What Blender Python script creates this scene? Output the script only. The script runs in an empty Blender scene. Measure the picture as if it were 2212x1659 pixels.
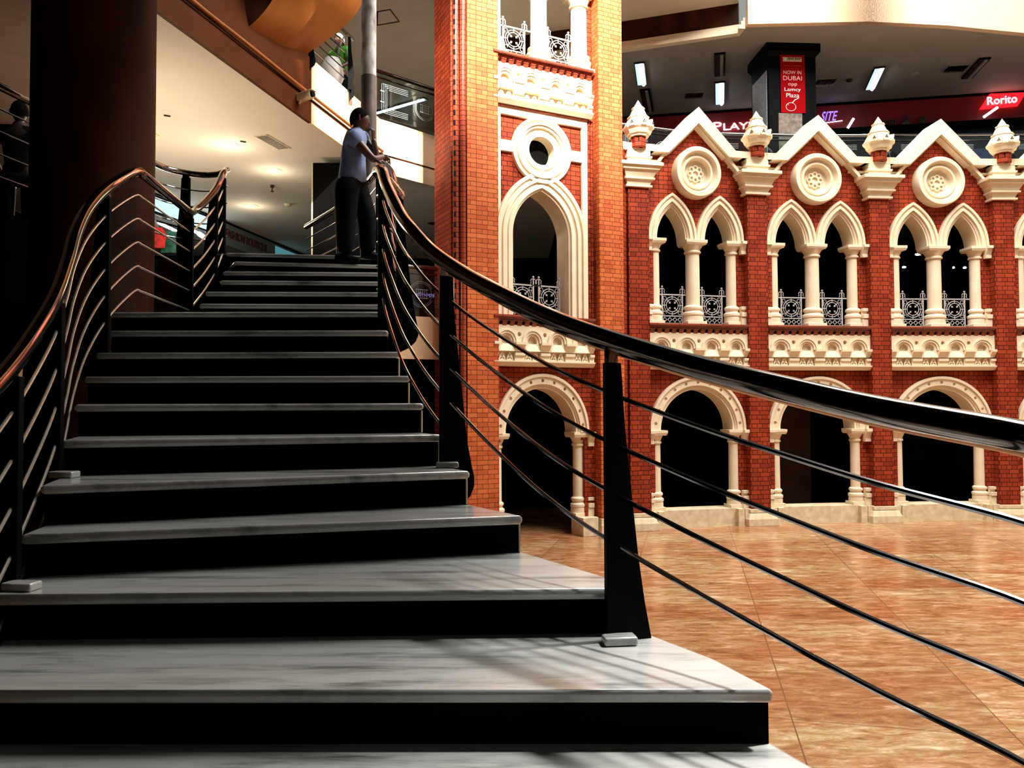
import bpy, bmesh, math, random
from math import sin, cos, pi, sqrt, atan2, radians, tan
from mathutils import Vector, Matrix
from mathutils.geometry import tessellate_polygon

random.seed(7)
SC = bpy.context.scene
COL = SC.collection

# ------------------------------------------------------------------ camera
F = 1661.0                       # focal length in pixels of the 2212 x 1659 frame
cam_data = bpy.data.cameras.new('camera')
cam_data.sensor_fit = 'HORIZONTAL'; cam_data.sensor_width = 36.0
cam_data.lens = F / 2212.0 * 36.0
cam_data.clip_start = 0.05; cam_data.clip_end = 200
cam = bpy.data.objects.new('camera', cam_data); COL.objects.link(cam)
CAM = Matrix.Translation((0, 0, 2.5)) @ Matrix.Rotation(pi / 2 + radians(1.74), 4, 'X') @ Matrix.Rotation(-0.004, 4, 'Z')
cam.matrix_world = CAM
SC.camera = cam

def ray(px, py):
    return CAM.to_3x3() @ Vector(((px - 1106) / F, (829.5 - py) / F, -1))
def W(px, py, D):                # the point seen at a pixel, at distance D into the hall
    d = ray(px, py); return Vector((0, 0, 2.5)) + d * (D / d.y)
def XD(px, D, z):                # point at a known distance and height, on a pixel column
    p = W(px, 880, D); return Vector((p.x, D, z))

# ------------------------------------------------------------------ light and exposure
SC.view_settings.view_transform = 'Standard'; SC.view_settings.look = 'None'
SC.view_settings.exposure = 0.0; SC.view_settings.gamma = 1.0
SC.view_settings.use_curve_mapping = False
world = bpy.data.worlds.new('world'); SC.world = world; world.use_nodes = True
world.node_tree.nodes['Background'].inputs[0].default_value = (1.0, 0.97, 0.93, 1)
world.node_tree.nodes['Background'].inputs[1].default_value = 0.35
def area(name, loc, target, sx, sy, power, color, spread=180):
    l = bpy.data.lights.new(name, 'AREA'); l.shape = 'RECTANGLE'; l.size = sx; l.size_y = sy
    l.energy = power; l.color = color; l.spread = radians(spread)
    o = bpy.data.objects.new(name, l); COL.objects.link(o); o.location = loc
    o.rotation_euler = (Vector(target) - Vector(loc)).to_track_quat('-Z', 'Y').to_euler(); return o
def spot(name, loc, target, power, color, angle, blend=0.3, size=0.3):
    l = bpy.data.lights.new(name, 'SPOT'); l.energy = power; l.color = color
    l.spot_size = radians(angle); l.spot_blend = blend; l.shadow_soft_size = size
    o = bpy.data.objects.new(name, l); COL.objects.link(o); o.location = loc
    o.rotation_euler = (Vector(target) - Vector(loc)).to_track_quat('-Z', 'Y').to_euler(); return o
def point(name, loc, power, color, size=0.15):
    l = bpy.data.lights.new(name, 'POINT'); l.energy = power; l.color = color; l.shadow_soft_size = size
    o = bpy.data.objects.new(name, l); COL.objects.link(o); o.location = loc; return o
# daylight through the glazed roof of the atrium
area('atrium_skylight', (8.2, 10.4, 17.5), (8.2, 10.41, 0), 9.5, 9.2, 5600, (1.0, 0.95, 0.88), 170)
# sunshine slanting in through the roof onto the tower top and the gallery edge
spot('roof_sunbeam', (1.2, 4.0, 14.5), (-2.75, 14.6, 7.9), 26000, (1.0, 0.93, 0.82), 17, 0.25, 0.15)
spot('tower_sunbeam', (2.5, 3.0, 17.0), (0.6, 14.6, 10.6), 72000, (1.0, 0.93, 0.84), 30, 1.0, 0.4)
spot('stair_sunbeam', (7.5, 4.5, 16.5), (1.35, 2.3, 1.7), 30000, (1.0, 0.96, 0.9), 13, 1.0, 0.45)
point('ceiling_fill', (-5.6, 11.2, 5.3), 170, (1.0, 0.82, 0.6), 0.5)  # this and the next: unseen fill lights added to brighten the cream ceiling
point('ceiling_fill', (-6.0, 13.5, 5.4), 170, (1.0, 0.82, 0.6), 0.5)

# ------------------------------------------------------------------ mesh helpers
class MB:
    def __init__(s): s.v = []; s.f = []
    def add(s, vs, fs):
        n = len(s.v); s.v += [tuple(v) for v in vs]; s.f += [tuple(i + n for i in f) for f in fs]; return s
    def box(s, x0, x1, y0, y1, z0, z1):
        return s.frus(x0, x1, y0, y1, z0, x0, x1, y0, y1, z1)
    def frus(s, x0, x1, y0, y1, z0, a0, a1, b0, b1, z1):
        vs = [(x0, y0, z0), (x1, y0, z0), (x1, y1, z0), (x0, y1, z0), (a0, b0, z1), (a1, b0, z1), (a1, b1, z1), (a0, b1, z1)]
        return s.add(vs, [(0, 3, 2, 1), (4, 5, 6, 7), (0, 1, 5, 4), (1, 2, 6, 5), (2, 3, 7, 6), (3, 0, 4, 7)])
    def hull8(s, lo, hi):        # two quads joined
        return s.add(list(lo) + list(hi), [(0, 3, 2, 1), (4, 5, 6, 7), (0, 1, 5, 4), (1, 2, 6, 5), (2, 3, 7, 6), (3, 0, 4, 7)])
    def lathe(s, prof, cx=0, cy=0, n=24, axis='z', cz=0):
        vs = []; fs = []; m = len(prof)
        for k in range(n):
            a = 2 * pi * k / n
            for r, h in prof:
                if axis == 'z': vs.append((cx + r * cos(a), cy + r * sin(a), h))
                else: vs.append((cx + r * cos(a), cy + h, cz + r * sin(a)))
        for k in range(n):
            k2 = (k + 1) % n
            for j in range(m - 1): fs.append((k * m + j, k2 * m + j, k2 * m + j + 1, k * m + j + 1))
        fs.append(tuple(k * m for k in range(n))[::-1]); fs.append(tuple(k * m + m - 1 for k in range(n)))
        return s.add(vs, fs)
    def tube(s, pts, r, n=10, closed=False, squash=None):
        pts = [Vector(p) for p in pts]; m = len(pts); rs = r if isinstance(r, (list, tuple)) else [r] * m
        vs = []; fs = []; up = None
        for i, p in enumerate(pts):
            if closed: t = (pts[(i + 1) % m] - pts[i - 1])
            else: t = pts[min(i + 1, m - 1)] - pts[max(i - 1, 0)]
            t = t.normalized() if t.length > 1e-9 else Vector((0, 0, 1))
            if up is None:
                up = Vector((0, 0, 1)) if abs(t.z) < 0.9 else Vector((1, 0, 0))
            u = (up - t * up.dot(t))
            if u.length < 1e-5: u = Vector((1, 0, 0)) - t * t.x
            u.normalize(); w = t.cross(u); up = u
            for k in range(n):
                a = 2 * pi * k / n; vs.append(p + (u * cos(a) + w * sin(a)) * rs[i])
        for i in range(m if closed else m - 1):
            j = (i + 1) % m
            for k in range(n):
                k2 = (k + 1) % n; fs.append((i * n + k, i * n + k2, j * n + k2, j * n + k))
        if not closed:
            fs.append(tuple(range(n))[::-1]); fs.append(tuple((m - 1) * n + k for k in range(n)))
        return s.add(vs, fs)
    def plate(s, outer, holes, y0, y1):     # outline in x,z extruded along y
        loops = [outer] + list(holes)
        tri = tessellate_polygon([[Vector((a, b, 0)) for a, b in L] for L in loops])
        flat = [p for L in loops for p in L]; n = len(flat)
        vs = [(a, y0, b) for a, b in flat] + [(a, y1, b) for a, b in flat]
        fs = [tuple(t) for t in tri] + [tuple(i + n for i in reversed(t)) for t in tri]
        k = 0
        for L in loops:
            m = len(L)
            for i in range(m):
                a = k + i; b = k + (i + 1) % m; fs.append((a, b, b + n, a + n))
            k += m
        return s.add(vs, fs)
    def prism(s, poly, z0, z1):
        tri = tessellate_polygon([[Vector((p[0], p[1], 0)) for p in poly]]); n = len(poly)
        vs = [(p[0], p[1], z0) for p in poly] + [(p[0], p[1], z1) for p in poly]
        fs = [tuple(t) for t in tri] + [tuple(i + n for i in reversed(t)) for t in tri]
        fs += [(i, (i + 1) % n, (i + 1) % n + n, i + n) for i in range(n)]
        return s.add(vs, fs)
    def xf(s, M):
        s.v = [tuple(M @ Vector(v)) for v in s.v]; return s
    def mesh(s, name):
        me = bpy.data.meshes.new(name); bm = bmesh.new()
        bv = [bm.verts.new(v) for v in s.v]
        for f in s.f:
            try: bm.faces.new([bv[i] for i in f])
            except ValueError: pass
        bmesh.ops.remove_doubles(bm, verts=bm.verts, dist=1e-5)
        bmesh.ops.recalc_face_normals(bm, faces=bm.faces)
        for f in bm.faces: f.smooth = True
        bm.to_mesh(me); bm.free(); me.set_sharp_from_angle(angle=radians(34)); return me

def obj(name, mb, mat, parent=None, loc=None, rotz=None, bevel=0, label=None):
    me = mb.mesh(name) if isinstance(mb, MB) else mb
    if mat is not None: me.materials.append(mat)
    o = bpy.data.objects.new(name, me); COL.objects.link(o)
    if parent is not None: o.parent = parent
    if loc is not None: o.location = loc
    if rotz is not None: o.rotation_euler = (0, 0, rotz)
    if bevel:
        b = o.modifiers.new('bevel', 'BEVEL'); b.width = bevel; b.segments = 3; b.limit_method = 'ANGLE'; b.angle_limit = radians(40)
    if label: o['label'] = label
    return o
def tag(o, label, cat, group=None, kind=None):
    o['label'] = label; o['category'] = cat
    if group: o['group'] = group
    if kind: o['kind'] = kind
    return o
def thing(name, label, cat, loc=(0, 0, 0), rotz=0, group=None):
    o = bpy.data.objects.new(name, None); COL.objects.link(o); o.empty_display_size = 0.1
    o.location = loc; o.rotation_euler = (0, 0, rotz); return tag(o, label, cat, group)
def struct(name, mb, mat, loc=None, rotz=None, bevel=0, label=None):
    o = obj(name, mb, mat, None, loc, rotz, bevel, label); o['kind'] = 'structure'; return o
def dup(root, loc, rotz=None, label=None, sx=None):
    r = root.copy(); COL.objects.link(r); r.location = loc
    if rotz is not None: r.rotation_euler = (0, 0, rotz)
    if sx is not None: r.scale = (sx, 1, 1)
    if label: r['label'] = label
    for ch in list(root.children):
        c = ch.copy(); COL.objects.link(c); c.parent = r
        for g in list(ch.children):
            d = g.copy(); COL.objects.link(d); d.parent = c
    return r
def arc(cx, cz, r, a0, a1, n):
    return [(cx + r * cos(a0 + (a1 - a0) * i / n), cz + r * sin(a0 + (a1 - a0) * i / n)) for i in range(n + 1)]
def pointed(cx, z, c, R, n=14):  # pointed arch, left spring to right spring; centres c beyond the axis
    top = sqrt(R * R - c * c); a = atan2(top, c)
    left = [(cx + c - R * cos(a * i / n), z + R * sin(a * i / n)) for i in range(n + 1)]
    return left + [(2 * cx - x, zz) for x, zz in left[::-1][1:]]
def spline(pts, k=8):
    P = [Vector(p) for p in pts]; P = [P[0] * 2 - P[1]] + P + [P[-1] * 2 - P[-2]]; out = []
    for i in range(1, len(P) - 2):
        a, b, c, d = P[i - 1:i + 3]
        for j in range(k):
            t = j / k
            out.append(0.5 * ((2 * b) + (c - a) * t + (2 * a - 5 * b + 4 * c - d) * t * t + (3 * b - a - 3 * c + d) * t ** 3))
    out.append(P[-2]); return out

# ------------------------------------------------------------------ materials
def _new(name):
    m = bpy.data.materials.new(name); m.use_nodes = True; nt = m.node_tree
    return m, nt, nt.nodes['Principled BSDF'], nt.nodes.new('ShaderNodeTexCoord')
def pm(name, c1, c2=None, scale=6, rough=0.6, metal=0.0, bump=0.0, spec=0.5, coat=0.0, stretch=(1, 1, 1)):
    m, nt, b, tc = _new(name); L = nt.links
    c2 = c2 or tuple(x * 0.8 for x in c1)
    mp = nt.nodes.new('ShaderNodeMapping'); mp.inputs['Scale'].default_value = stretch
    nz = nt.nodes.new('ShaderNodeTexNoise'); nz.inputs['Scale'].default_value = scale; nz.inputs['Detail'].default_value = 6
    L.new(tc.outputs['Object'], mp.inputs[0]); L.new(mp.outputs[0], nz.inputs['Vector'])
    cr = nt.nodes.new('ShaderNodeValToRGB'); cr.color_ramp.elements[0].position = 0.35; cr.color_ramp.elements[1].position = 0.65
    cr.color_ramp.elements[0].color = (*c2, 1); cr.color_ramp.elements[1].color = (*c1, 1)
    L.new(nz.outputs[0], cr.inputs[0]); L.new(cr.outputs[0], b.inputs['Base Color'])
    b.inputs['Roughness'].default_value = rough; b.inputs['Metallic'].default_value = metal
    b.inputs['Specular IOR Level'].default_value = spec; b.inputs['Coat Weight'].default_value = coat
    if bump:
        bp = nt.nodes.new('ShaderNodeBump'); bp.inputs['Strength'].default_value = bump; bp.inputs['Distance'].default_value = 0.01
        L.new(nz.outputs[0], bp.inputs['Height']); L.new(bp.outputs[0], b.inputs['Normal'])
    return m
def em(name, col, strength):
    m, nt, b, tc = _new(name)
    b.inputs['Base Color'].default_value = (*col, 1); b.inputs['Emission Color'].default_value = (*col, 1)
    b.inputs['Emission Strength'].default_value = strength; return m
def brickmat(name, ca, cb, mortar, bw=0.21, rh=0.093, rough=0.55, ms=0.0055):
    m, nt, b, tc = _new(name); L = nt.links
    sx = nt.nodes.new('ShaderNodeSeparateXYZ'); L.new(tc.outputs['Object'], sx.inputs[0])
    ad = nt.nodes.new('ShaderNodeMath'); ad.operation = 'ADD'; L.new(sx.outputs[0], ad.inputs[0]); L.new(sx.outputs[1], ad.inputs[1])
    cx = nt.nodes.new('ShaderNodeCombineXYZ'); L.new(ad.outputs[0], cx.inputs[0]); L.new(sx.outputs[2], cx.inputs[1])
    nz = nt.nodes.new('ShaderNodeTexNoise'); nz.inputs['Scale'].default_value = 9; L.new(tc.outputs['Object'], nz.inputs['Vector'])
    wob = nt.nodes.new('ShaderNodeVectorMath'); wob.operation = 'SCALE'; wob.inputs['Scale'].default_value = 0.012
    L.new(nz.outputs['Color'], wob.inputs[0])
    av = nt.nodes.new('ShaderNodeVectorMath'); L.new(cx.outputs[0], av.inputs[0]); L.new(wob.outputs[0], av.inputs[1])
    br = nt.nodes.new('ShaderNodeTexBrick'); L.new(av.outputs[0], br.inputs['Vector'])
    for k, v in (('Scale', 1.0), ('Mortar Size', ms), ('Mortar Smooth', 0.1), ('Bias', 0.0), ('Brick Width', bw), ('Row Height', rh)):
        br.inputs[k].default_value = v
    br.offset = 0.5; br.squash = 0.55; br.squash_frequency = 2
    br.inputs['Color1'].default_value = (*ca, 1); br.inputs['Color2'].default_value = (*cb, 1); br.inputs['Mortar'].default_value = (*mortar, 1)
    n2 = nt.nodes.new('ShaderNodeTexNoise'); n2.inputs['Scale'].default_value = 1.7; L.new(tc.outputs['Object'], n2.inputs['Vector'])
    mr = nt.nodes.new('ShaderNodeMapRange'); mr.inputs[3].default_value = 0.78; mr.inputs[4].default_value = 1.2; L.new(n2.outputs[0], mr.inputs[0])
    mx = nt.nodes.new('ShaderNodeVectorMath'); mx.operation = 'SCALE'; L.new(br.outputs['Color'], mx.inputs[0]); L.new(mr.outputs[0], mx.inputs['Scale'])
    L.new(mx.outputs[0], b.inputs['Base Color']); b.inputs['Roughness'].default_value = rough; b.inputs['Specular IOR Level'].default_value = 0.5 if rough < 0.3 else 0.12
    bp = nt.nodes.new('ShaderNodeBump'); bp.inputs['Strength'].default_value = 0.8; bp.inputs['Distance'].default_value = 0.01; bp.invert = True
    L.new(br.outputs['Fac'], bp.inputs['Height']); L.new(bp.outputs[0], b.inputs['Normal'])
    return m
def floormat():
    m, nt, b, tc = _new('tan_marble_tiles'); L = nt.links
    mp = nt.nodes.new('ShaderNodeMapping'); mp.inputs['Rotation'].default_value = (0, 0, radians(-12)); mp.inputs['Scale'].default_value = (0.8, 2.6, 1)
    L.new(tc.outputs['Object'], mp.inputs[0])
    n1 = nt.nodes.new('ShaderNodeTexNoise'); n1.inputs['Scale'].default_value = 3.6; n1.inputs['Detail'].default_value = 12; n1.inputs['Roughness'].default_value = 0.78
    n1.inputs['Distortion'].default_value = 0.6
    L.new(mp.outputs[0], n1.inputs['Vector'])
    cr = nt.nodes.new('ShaderNodeValToRGB'); e = cr.color_ramp.elements
    e[0].position = 0.30; e[0].color = (0.14, 0.052, 0.025, 1); e[1].position = 0.68; e[1].color = (0.86, 0.75, 0.58, 1)
    x = e.new(0.42); x.color = (0.33, 0.165, 0.068, 1); x = e.new(0.5); x.color = (0.44, 0.265, 0.125, 1); x = e.new(0.58); x.color = (0.57, 0.42, 0.26, 1)
    L.new(n1.outputs[0], cr.inputs[0])
    n2 = nt.nodes.new('ShaderNodeTexNoise'); n2.inputs['Scale'].default_value = 0.5; n2.inputs['Detail'].default_value = 4; L.new(mp.outputs[0], n2.inputs['Vector'])
    c2 = nt.nodes.new('ShaderNodeValToRGB'); c2.color_ramp.elements[0].position = 0.4; c2.color_ramp.elements[0].color = (0.85, 0.6, 0.5, 1)
    c2.color_ramp.elements[1].position = 0.6; c2.color_ramp.elements[1].color = (1, 1, 1, 1); L.new(n2.outputs[0], c2.inputs[0])
    mu = nt.nodes.new('ShaderNodeMix'); mu.data_type = 'RGBA'; mu.blend_type = 'MULTIPLY'; mu.inputs[0].default_value = 1
    L.new(cr.outputs[0], mu.inputs[6]); L.new(c2.outputs[0], mu.inputs[7])
    m2 = nt.nodes.new('ShaderNodeMapping'); m2.inputs['Rotation'].default_value = (0, 0, radians(13)); m2.inputs['Location'].default_value = (-0.77, -0.16, 0); L.new(tc.outputs['Object'], m2.inputs[0])
    br = nt.nodes.new('ShaderNodeTexBrick'); L.new(m2.outputs[0], br.inputs['Vector']); br.offset = 0.0
    for k, v in (('Scale', 1.0), ('Mortar Size', 0.006), ('Mortar Smooth', 0.0), ('Brick Width', 1.6), ('Row Height', 1.6)): br.inputs[k].default_value = v
    br.inputs['Color1'].default_value = (1, 1, 1, 1); br.inputs['Color2'].default_value = (0.80, 0.70, 0.64, 1); br.inputs['Mortar'].default_value = (1, 1, 1, 1)
    m4 = nt.nodes.new('ShaderNodeMix'); m4.data_type = 'RGBA'; m4.blend_type = 'MULTIPLY'; m4.inputs[0].default_value = 1; L.new(mu.outputs[2], m4.inputs[6]); L.new(br.outputs['Color'], m4.inputs[7])
    m3 = nt.nodes.new('ShaderNodeMix'); m3.data_type = 'RGBA'; L.new(br.outputs['Fac'], m3.inputs[0]); L.new(m4.outputs[2], m3.inputs[6])
    m3.inputs[7].default_value = (0.17, 0.08, 0.035, 1)
    L.new(m3.outputs[2], b.inputs['Base Color']); b.inputs['Roughness'].default_value = 0.22
    return m
def marblemat():
    m, nt, b, tc = _new('white_marble'); L = nt.links
    mp = nt.nodes.new('ShaderNodeMapping'); mp.inputs['Scale'].default_value = (0.7, 5, 1); mp.inputs['Rotation'].default_value = (0, 0, 0.1)
    L.new(tc.outputs['Object'], mp.inputs[0])
    n1 = nt.nodes.new('ShaderNodeTexNoise'); n1.inputs['Scale'].default_value = 2.2; n1.inputs['Detail'].default_value = 10; n1.inputs['Roughness'].default_value = 0.7
    L.new(mp.outputs[0], n1.inputs['Vector'])
    cr = nt.nodes.new('ShaderNodeValToRGB'); e = cr.color_ramp.elements
    e[0].position = 0.28; e[0].color = (0.05, 0.055, 0.05, 1); e[1].position = 0.6; e[1].color = (0.37, 0.38, 0.375, 1)
    x = e.new(0.4); x.color = (0.19, 0.205, 0.2, 1); x = e.new(0.48); x.color = (0.31, 0.32, 0.315, 1)
    L.new(n1.outputs[0], cr.inputs[0]); L.new(cr.outputs[0], b.inputs['Base Color']); b.inputs['Roughness'].default_value = 0.3; b.inputs['Specular IOR Level'].default_value = 0.9; b.inputs['Coat Weight'].default_value = 0.8; b.inputs['Coat Roughness'].default_value = 0.16
    return m
BRICK = brickmat('orange_brick', (0.62, 0.16, 0.05), (0.46, 0.09, 0.03), (0.05, 0.012, 0.006), rh=0.086, ms=0.0042)
BRICKD = brickmat('red_brick', (0.36, 0.052, 0.017), (0.23, 0.026, 0.009), (0.010, 0.002, 0.0015))
ROLL = brickmat('glazed_brick', (0.30, 0.05, 0.022), (0.24, 0.04, 0.02), (0.02, 0.006, 0.004), bw=0.5, rough=0.18)
CREAM = pm('cream_stucco', (0.84, 0.72, 0.53), (0.78, 0.65, 0.46), 3.5, 0.55, bump=0.15)
CREAMD = pm('weathered_stucco', (0.80, 0.68, 0.48), (0.62, 0.50, 0.30), 7, 0.6, bump=0.2)
IRON = pm('white_iron', (0.50, 0.48, 0.48), (0.42, 0.40, 0.40), 20, 0.4)
STEEL = pm('polished_steel', (0.34, 0.28, 0.25), (0.30, 0.25, 0.22), 30, 0.08, metal=1.0)
STEELG = pm('bright_steel', (0.30, 0.29, 0.29), (0.26, 0.25, 0.25), 30, 0.12, metal=1.0)
STEELB = pm('lit_bar_steel', (0.85, 0.78, 0.68), (0.8, 0.72, 0.62), 30, 0.32, metal=1.0)  # brighter steel for the left bars, the light they catch put into the colour
BLACKM = pm('black_paint', (0.002, 0.002, 0.002), (0.001, 0.001, 0.001), 30, 0.55, spec=0.06)
BLACKG = pm('black_granite', (0.001, 0.001, 0.001), (0.0006, 0.0006, 0.0006), 40, 0.7, spec=0.03)
MARBLE = marblemat(); FLOOR = floormat()
DARK = pm('unlit_interior', (0.004, 0.003, 0.002), (0.002, 0.0015, 0.001), 2, 0.9, spec=0.03)  # near-black colour standing in for the lack of light indoors
DARKP = pm('dark_panel', (0.05, 0.018, 0.012), (0.03, 0.012, 0.008), 2, 0.7, spec=0.2)
BEAM = pm('shaded_fascia_plaster', (0.088, 0.020, 0.0016), (0.07, 0.016, 0.0012), 2.5, 0.7, spec=0.12, bump=0.1)  # fascia plaster with the shade put into its colour
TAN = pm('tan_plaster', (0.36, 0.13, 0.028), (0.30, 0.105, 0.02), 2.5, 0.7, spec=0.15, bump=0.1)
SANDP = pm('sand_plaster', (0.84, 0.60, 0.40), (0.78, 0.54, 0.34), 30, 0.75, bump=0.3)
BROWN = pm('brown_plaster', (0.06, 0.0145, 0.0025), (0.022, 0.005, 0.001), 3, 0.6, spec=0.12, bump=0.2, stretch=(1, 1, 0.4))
SOFFIT = pm('cream_ceiling', (0.72, 0.64, 0.52), (0.70, 0.62, 0.50), 2, 0.8)
GREYC = pm('grey_ceiling', (0.33, 0.30, 0.28), (0.30, 0.275, 0.255), 2, 0.8)
PALEC = pm('beige_ceiling', (0.46, 0.39, 0.33), (0.43, 0.36, 0.30), 2, 0.8)
PIPEP = pm('orange_paint', (0.36, 0.11, 0.012), (0.3, 0.09, 0.01), 6, 0.6)
LEFTC = pm('shaded_ceiling', (0.16, 0.10, 0.075), (0.13, 0.08, 0.06), 2, 0.85, spec=0.1)
RED = pm('dark_red_fascia', (0.30, 0.004, 0.006), (0.24, 0.003, 0.005), 2, 0.5)
CONC = pm('flaking_concrete', (0.75, 0.72, 0.70), (0.16, 0.12, 0.10), 7, 0.7, bump=0.4, stretch=(1, 1, 0.5))
def glassmat(name, tint, alpha):
    m, nt, b, tc = _new(name); L = nt.links
    tr = nt.nodes.new('ShaderNodeBsdfTransparent'); tr.inputs[0].default_value = (*tint, 1)
    gl = nt.nodes.new('ShaderNodeBsdfGlossy'); gl.inputs['Roughness'].default_value = 0.03
    fr = nt.nodes.new('ShaderNodeFresnel'); fr.inputs[0].default_value = 1.45
    mx = nt.nodes.new('ShaderNodeMixShader'); L.new(fr.outputs[0], mx.inputs[0]); L.new(tr.outputs[0], mx.inputs[1]); L.new(gl.outputs[0], mx.inputs[2])
    L.new(mx.outputs[0], nt.nodes['Material Output'].inputs[0]); return m
GLASS = glassmat('clear_glass', (0.72, 0.8, 0.78), 0.2)
TUBE = em('fluorescent', (0.82, 0.93, 1.0), 9)
LAMP = em('downlight', (1.0, 0.95, 0.85), 12)

# ================================================================== SETTING
ZF1, ZF2, ZS, ZC = 4.17, 7.9, 7.3, 11.2
struct('floor', MB().box(-12, 17, -4, 27, -0.2, 0), FLOOR)
# plan of the facade: pillar fronts along a gentle arc
P = [Vector((2.61, 15.65)), Vector((5.23, 16.25)), Vector((8.0, 16.6)), Vector((10.8, 16.75)), Vector((13.58, 16.65))]
TA = radians(26.0)
TO = Vector((-0.328, 14.286))                # tower panel, left end
tx = Vector((cos(TA), sin(TA))); ty = Vector((-sin(TA), cos(TA)))
def T(s, y): return TO + tx * s + ty * y
def off(i, d):                               # behind pillar i
    a = P[max(i - 1, 0)]; b = P[min(i + 1, 4)]; t = (b - a).normalized(); return P[i] + Vector((-t.y, t.x)) * d
edge1 = [(-4.6, 3.0), (-4.3, 6.5), (-3.95, 8.7), (-3.12, 8.32), (-1.42, 8.5), (-1.5, 8.62), (-1.85, 9.45), (-2.35, 10.35), (-3.2, 11.4),
         (-3.2, 13.0), (-2.6, 13.9), (-1.5, 14.35), (-1.0, 14.9), tuple(T(0.2, 0.5)), tuple(T(2.3, 0.5))]
back = [tuple(off(i, 0.62)) for i in range(5)] + [(17, 17.2), (17, 27), (-12, 27), (-12, 3.0)]
struct('floor_first', MB().prism(edge1 + back, 3.42, ZF1), DARK)  # tan slab coloured near black in place of shade
edge2 = [(-5.6, 3.0), (-4.3, 9.2), (-3.5, 12.5), (-3.12, 14.0), (-2.73, 15.55), (-2.27, 16.0), (-1.45, 16.85), (-0.4, 17.0)]
back2 = [tuple(off(i, 0.9)) for i in range(5)] + [(17, 17.6), (17, 27), (-12, 27), (-12, 3.0)]
struct('floor_second', MB().prism(edge2 + [(1.2, 17.2), (1.2, 27), (-12, 27), (-12, 3.0)], ZS, ZF2), SOFFIT)
struct('floor_second_arcade', MB().prism([(1.2, 17.2), tuple(T(1.9, 0.6)), tuple(T(2.6, 0.8))] + back2[:6] + [(17, 27), (1.2, 27)], ZS, ZF2), DARK)  # same slab behind the arcade, its shade put in as near-black colour
struct('dark_backing_tower', MB().box(0.1, 2.1, 0.5, 0.9, 6.95, 8.9), DARK, (TO.x, TO.y, 0), TA)  # black box added behind the roundel so the hole reads dark
struct('ceiling_left_shade', MB().prism([(-11.9, 3.05), (-5.5, 3.05), (-4.6, 8.0), (-4.95, 9.0), (-11.9, 21.9)], ZS - 0.015, ZS), LEFTC)  # thin sheet under the cream soffit, dimmer light put into its colour
# fascia along the gallery edge, a groove band low down
def ribbon(pts, z0, z1, t, sgn=1):
    mb = MB(); q = []
    for i, p in enumerate(pts):
        a = Vector(pts[max(i - 1, 0)]); b = Vector(pts[min(i + 1, len(pts) - 1)]); d = (b - a).normalized()
        q.append(Vector(p) + Vector((d.y, -d.x)) * t * sgn)
    for i in range(len(pts) - 1):
        a, b, c, d = pts[i], pts[i + 1], q[i + 1], q[i]
        mb.hull8([(*a, z0), (*b, z0), (*c, z0), (*d, z0)], [(*a, z1), (*b, z1), (*c, z1), (*d, z1)])
    return mb
gal = [(-5.6, 3.0), (-4.3, 9.2), (-3.9, 10.85), (-3.5, 12.5), (-3.12, 14.0), (-2.73, 15.55), (-2.27, 16.0), (-1.45, 16.85), (-0.4, 17.0)]
struct('trim_gallery', ribbon(gal[:4] + [(-3.42, 12.82)], ZS - 0.003, 8.4, 0.06), BEAM)  # shaded stretch of the fascia, coloured darker than the rest
struct('trim_gallery_sunlit', ribbon([(-3.42, 12.82)] + gal[4:], ZS - 0.003, 8.4, 0.06), SANDP)  # same fascia where the sun falls, coloured lighter to burn out
struct('light_block_over_stairs', MB().prism([(-12, -4), (2.2, -4), (2.0, 2.6), (0.5, 6.0), (-0.5, 8.2), (-1.6, 8.6), (-4.5, 8.6), (-5.6, 3.1), (-12, 3.1)], ZS + 0.2, ZF2 + 0.5), DARK)  # unseen slab added to keep skylight off the left of the stairs
struct('wall_front', MB().box(-12, 17, -4.2, -4, 0, 13.5), DARK)
struct('trim_gallery_band', ribbon(gal, ZS + 0.36, ZS + 0.385, 0.075), BROWN)
struct('trim_first', ribbon([(-3.2, 11.4), (-3.2, 13.0), (-2.6, 13.9), (-1.5, 14.35), (-1.0, 14.9)], 3.40, ZF1 + 0.02, 0.05), SANDP)
# upper ceiling: low ceiling behind the arcade, raised recess by the tower
FA = [W(1612, 56, 17.4), W(1740, 49, 17.35), W(1870, 52, 17.3), W(2040, 51, 17.5), W(2300, 46, 18.1)]
FA = [(p.x, p.y) for p in FA]
e1 = [(6.0, 17.7), (2.85, 18.6)]
struct('ceiling_second', MB().prism([FA[0]] + FA[1:] + [(17, 18.6), (17, 27), (-0.3, 27), (-0.3, 19.5), (2.85, 18.55), (5.35, 17.75)], ZC, ZC + 0.05), GREYC)
struct('ceiling_second_pale', MB().prism([(-12, 14.2), (-3.0, 14.2), (-1.0, 15.0), (-0.3, 15.6), (-0.3, 27), (-12, 27)], ZC, ZC + 0.05), PALEC)
struct('trim_ceiling', MB().prism([(-1.95, 15.0), (-1.75, 15.0), (-0.6, 20.0), (-0.75, 20.0)], ZC - 0.06, ZC), PALEC)
struct('trim_fascia', ribbon([FA[0], FA[1], FA[2], FA[3], FA[4]], ZC, 13.5, 0.15), SANDP)
struct('trim_recess', ribbon([(-0.3, 19.45), (2.85, 18.55), (5.35, 17.75)], ZC + 0.25, 12.0, 0.08, -1), BROWN)
mb = MB()
for k, (dz, t) in enumerate(((0.0, 0.16), (0.09, 0.1), (0.17, 0.05))):
    r = ribbon([(-0.3, 19.45), (2.85, 18.55), (5.35, 17.75), (FA[0][0] - 0.02, FA[0][1])], ZC - 0.03 + dz, ZC + 0.055 + dz, t); mb.add(r.v, r.f)
struct('trim_cornice', mb, CREAM)
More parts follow.
